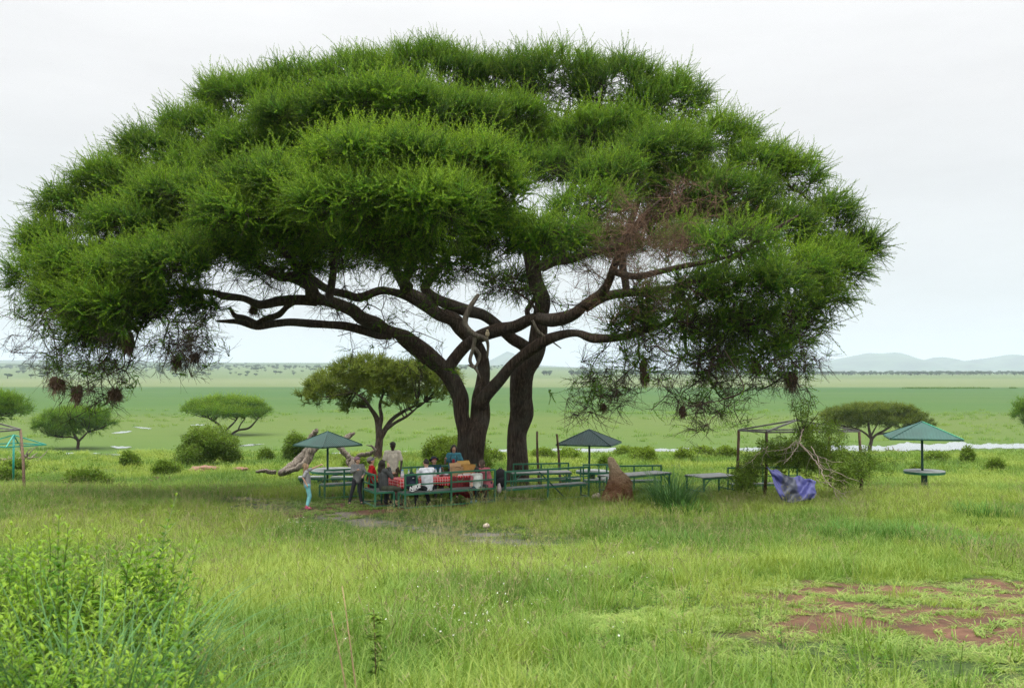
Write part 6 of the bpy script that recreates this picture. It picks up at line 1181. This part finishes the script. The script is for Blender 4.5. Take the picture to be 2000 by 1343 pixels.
    # hair, caps, glasses, face
    if hair is not None:
        mb = MB(); hv = hairvol; mb.ell(hc+U*hr*.16-F*hr*.14, (hr*.88*hv, hr*1.0*hv, hr*1.14*hv), 14, 10, rot=rot, noise=.06, seed=5)
        if longhair:
            for k in range(7): t_ = (k-3)/3; st_ = hc-F*hr*(.55-.35*abs(t_))+HX*t_*hr*.8; caps(mb, st_, st_+np.array((0, 0, -longhair*s*(1-.2*abs(t_))))-Yc*.015+HX*t_*hr*.15+rng.normal(0, .008, 3), hr*.40, hr*.22, 8)
        h_ = mb.build('hair', hair, o); remesh(h_, .012, 1)
    ey = []
    for sd in (-1, 1): part('eye', EYEW, o, lambda m: m.ell(hc+F*hr*.90+HX*sd*hr*.33+U*hr*.12, (hr*.10, hr*.06, hr*.07), 8, 6, rot=rot), True)
    part('mouth', LIP if skin is SKIN else simple('lips_dark', (.10, .04, .035), .5), o, lambda m: m.ell(hc+F*hr*.96-U*hr*.48, (hr*.24, hr*.06, hr*.07), 8, 6, rot=rot), True)
    if glasses:
        def gl(m):
            for sd in (-1, 1): m.ell(hc+F*hr*1.0+HX*sd*hr*.36+U*hr*.12, (hr*.32, hr*.08, hr*.25), 12, 8, rot=rot); m.bar(hc+F*hr*.95+HX*sd*hr*.62+U*hr*.18, hc-F*hr*.1+HX*sd*hr*.84+U*hr*.12, .010)
            m.bar(hc+F*hr*1.03-HX*hr*.15+U*hr*.17, hc+F*hr*1.03+HX*hr*.15+U*hr*.17, .010)
        part('sunglasses', glasses, o, gl, True)
    if cap:
        if capstyle == 'bucket': part('bucket_hat', cap, o, lambda m: m.tube([hc+U*hr*.35, hc+U*hr*.45, hc+U*hr*.5, hc+U*hr*1.2, hc+U*hr*1.42], [hr*1.65, hr*1.4, hr*1.1, hr*.95, hr*.5], 18), True)
        else:
            def cp_(m):
                m.ell(hc+U*hr*.34-F*hr*.04, (hr*.96, hr*1.1, hr*.98), 16, 7, rot=rot, z0=0, z1=1); m.ell(hc+U*hr*.38+F*hr*1.15, (hr*.72, hr*.75, hr*.07), 14, 5, rot=rot)
            part('cap', cap, o, cp_, True)
    return o, dict(SH=SH, A=A, hc=hc, s=s, F=F, X=X_, Y=Yc, chest=chest, neck=neck, pel=pel, hr=hr, sp=sp)
def facing(deg): return math.radians(deg)       # 0 = looking away from the camera (+Y), 90 = looking left (-X), -90 = right, 180 = towards the camera
def gl_(x, y): return (x, y, G(x, y))
GREYT = cl('grey_tshirt', (.30, .30, .31)); AQUA = cl('aqua_leggings', (.20, .50, .53)); CHAR = cl('charcoal_trousers', (.028, .03, .036)); GREYS = cl('grey_sweater', (.19, .19, .19)); REDS = cl('red_pullover', (.42, .012, .014)); DARKG = cl('dark_grey_top', (.075, .078, .078)); OLIVE = cl('olive_trousers', (.06, .066, .045)); KHAKI = cl('khaki_shirt', (.66, .60, .49)); BRWN = cl('brown_trousers', (.10, .07, .045)); WHT = cl('white_tshirt', (.82, .83, .88)); TEALS = cl('teal_tshirt', (.055, .20, .25)); DTEAL = cl('dark_teal_shirt', (.02, .07, .07)); PINK = cl('dusty_pink_top', (.40, .12, .14)); HOOD = cl('white_hoodie', (.70, .72, .68)); DGREY = cl('dark_grey_trousers', (.05, .05, .055)); PRINT = cl('patterned_leggings', (.05, .10, .12), var=.6)
PLAID = checked('plaid_cap', (.45, .10, .10), (.12, .18, .42), 60); PLAIDC = simple('patterned_cap', (.34, .14, .14), .8, .3, 60, col2=(.10, .12, .22)); DKCAP = simple('dark_cap', (.035, .032, .022), .8); NAVYH = simple('navy_hat', (.02, .026, .045), .8); CAMO = simple('camo_hair', (.30, .28, .25), .8, .3, 70, col2=(.12, .11, .09))
PINKSH = simple('pink_shoe', (.40, .05, .12), .6)
x, y = -5.58, 27.25
person('girl with long fair hair, grey T-shirt and aqua leggings pointing up', gl_(x, y), facing(-78), 1.27, SKIN, HAIRF, GREYT, AQUA, PINKSH, head=(0, .35), lean=(0, -.10), longhair=.26, female=True,
  arms={'r': ((.03, -.12, -.20), (.05, .0, -.42)), 'l': ((-.08, .24, .10), (-.06, .50, .21)), 'hand_l': 'point'}, legs={'r': ((.07, .07, .36), (.06, .0, .07)), 'l': ((-.07, .05, .36), (-.06, -.02, .07))}, pantlen=.85)
x, y = -4.42, 28.6
person('boy in grey sweater and patterned cap standing and looking up', gl_(x, y), facing(200), 1.36, SKIN, HAIRB, GREYS, CHAR, head=(.75, .30), sleeve='long', cap=PLAIDC, arms={'r': ((.06, .10, -.20), (-.10, .24, -.13)), 'l': ((-.10, .08, -.24), (.02, .26, -.32))}, legs={'r': ((.17, .03, .36), (.24, .02, .08)), 'l': ((-.06, .02, .37), (-.10, .06, .08))})
x, y = -4.02, 28.80
person('person in a red pullover with blue mirrored sunglasses, seated behind the grey-shirted woman', gl_(x, y), facing(-75), 1.74, SKIN, HAIRB, REDS, CHAR, seated=True, head=(0, .45), lean=(0, -.05), sleeve='long', cap=CAMO, glasses=simple('blue_mirror', (.02, .10, .5), .1), arms={'r': ((.10, -.10, -.27), (.06, .12, -.36)), 'l': ((-.08, .05, -.28), (-.05, .22, -.30))})
x, y = -3.60, 28.08
person('woman in dark grey top and black sunglasses, hand to her mouth', gl_(x, y), facing(-72), 1.70, SKIN, HAIRD, DARKG, OLIVE, seated=True, head=(.65, .45), lean=(0, -.08), turn=.35, sleeve='long', female=True, longhair=.24, glasses=BLK,
  arms={'l': ((-.16, .20, -.20), (-.10, .46, -.14)), 'r': ((.06, .18, -.20), (-.10, .18, .08))}, legs={'r': ((.12, .42, .50), (.14, .28, .09)), 'l': ((-.10, .44, .50), (-.06, .42, .09))}, pantlen=.72)
x, y = -3.72, 31.1
person('standing man in khaki shirt and dark cap beside the table', gl_(x, y), facing(190), 1.80, SKIND, None, KHAKI, BRWN, cap=DKCAP, head=(.25, 0), arms={'l': ((-.09, .0, -.28), (-.05, .12, -.50)), 'r': ((.09, .02, -.28), (.07, .03, -.54))})
x, y = -2.38, 28.25
person('seated man in white T-shirt with his back to the camera', gl_(x, y), facing(38), 1.74, SKIN, HAIRD, WHT, CHAR, seated=True, lean=(.05, .22), head=(-.1, -.1), hairvol=.94, arms={'l': ((-.10, .16, -.24), (.02, .40, -.22)), 'r': ((.12, .18, -.22), (.06, .42, -.2))}, legs={'l': ((-.16, .36, .47), (-.30, .12, .10)), 'r': ((.16, .40, .50), (.22, .26, .09))})
x, y = -2.42, 31.1
person('person in navy bucket hat and dark teal shirt leaning back to look up', gl_(x, y), facing(205), 1.66, SKIN, HAIRD, DTEAL, CHAR, seated=True, head=(0, .5), cap=NAVYH, capstyle='bucket', glasses=simple('red_lens', (.25, .03, .04), .15), arms={'l': ((-.09, .16, -.22), (.02, .34, -.06)), 'r': ((.09, .14, -.24), (.02, .34, -.10))})
x, y = -1.82, 31.3
o, d = person('standing woman with fringe and teal T-shirt wearing a camera strap', gl_(x, y), facing(182), 1.70, SKIN, HAIRD, TEALS, CHAR, female=True, longhair=.16, head=(0, -.05), arms={'r': ((.12, .02, -.26), (.10, .26, -.12)), 'l': ((-.12, .03, -.26), (.04, .26, -.24))}, hairvol=1.05)
c0 = d['chest']; part('camera_strap', BLACKF, o, lambda m: [m.tube([d['neck']+d['X']*sg*.07+d['Y']*.0, c0+d['X']*sg*.10+d['Y']*.15+(0, 0, .08), c0+d['X']*sg*.07+d['Y']*.18-(0, 0, .10)], .012, 6) for sg in (-1, 1)], True)
x, y = -1.02, 28.92
person('small dark-haired child in a white hoodie hugged by the woman in pink', gl_(x, y), facing(20), 1.22, SKIN, HAIRD, HOOD, PRINT, simple('blue_shoe', (.15, .35, .5), .6), seated=True, seat=.46, lean=(.05, .15), head=(-.2, -.3), sleeve='long', hairvol=1.05, longhair=.10, female=False)
x, y = -.68, 29.12
person('woman in dusty pink long-sleeved top leaning over the small child', gl_(x, y), facing(35), 1.64, SKIN, HAIRB, PINK, DGREY, seated=True, lean=(-.22, .26), head=(.5, -.35), sleeve='long', female=True, longhair=.22, arms={'l': ((-.26, .02, -.16), (-.40, -.18, -.34)), 'r': ((-.02, .2, -.2), (-.12, .38, -.3))}, pantlen=.9)
mb = MB(); mb.box((0, 0, 0), (.08, .02, .15)); ph = mb.build('phone', simple('red_phone_case', (.30, .02, .04), .5)); ph.location = (x-1.14, y+1.93, G(x, y)+1.06); tag(ph, 'dark red phone held by the standing woman in teal', 'phone')
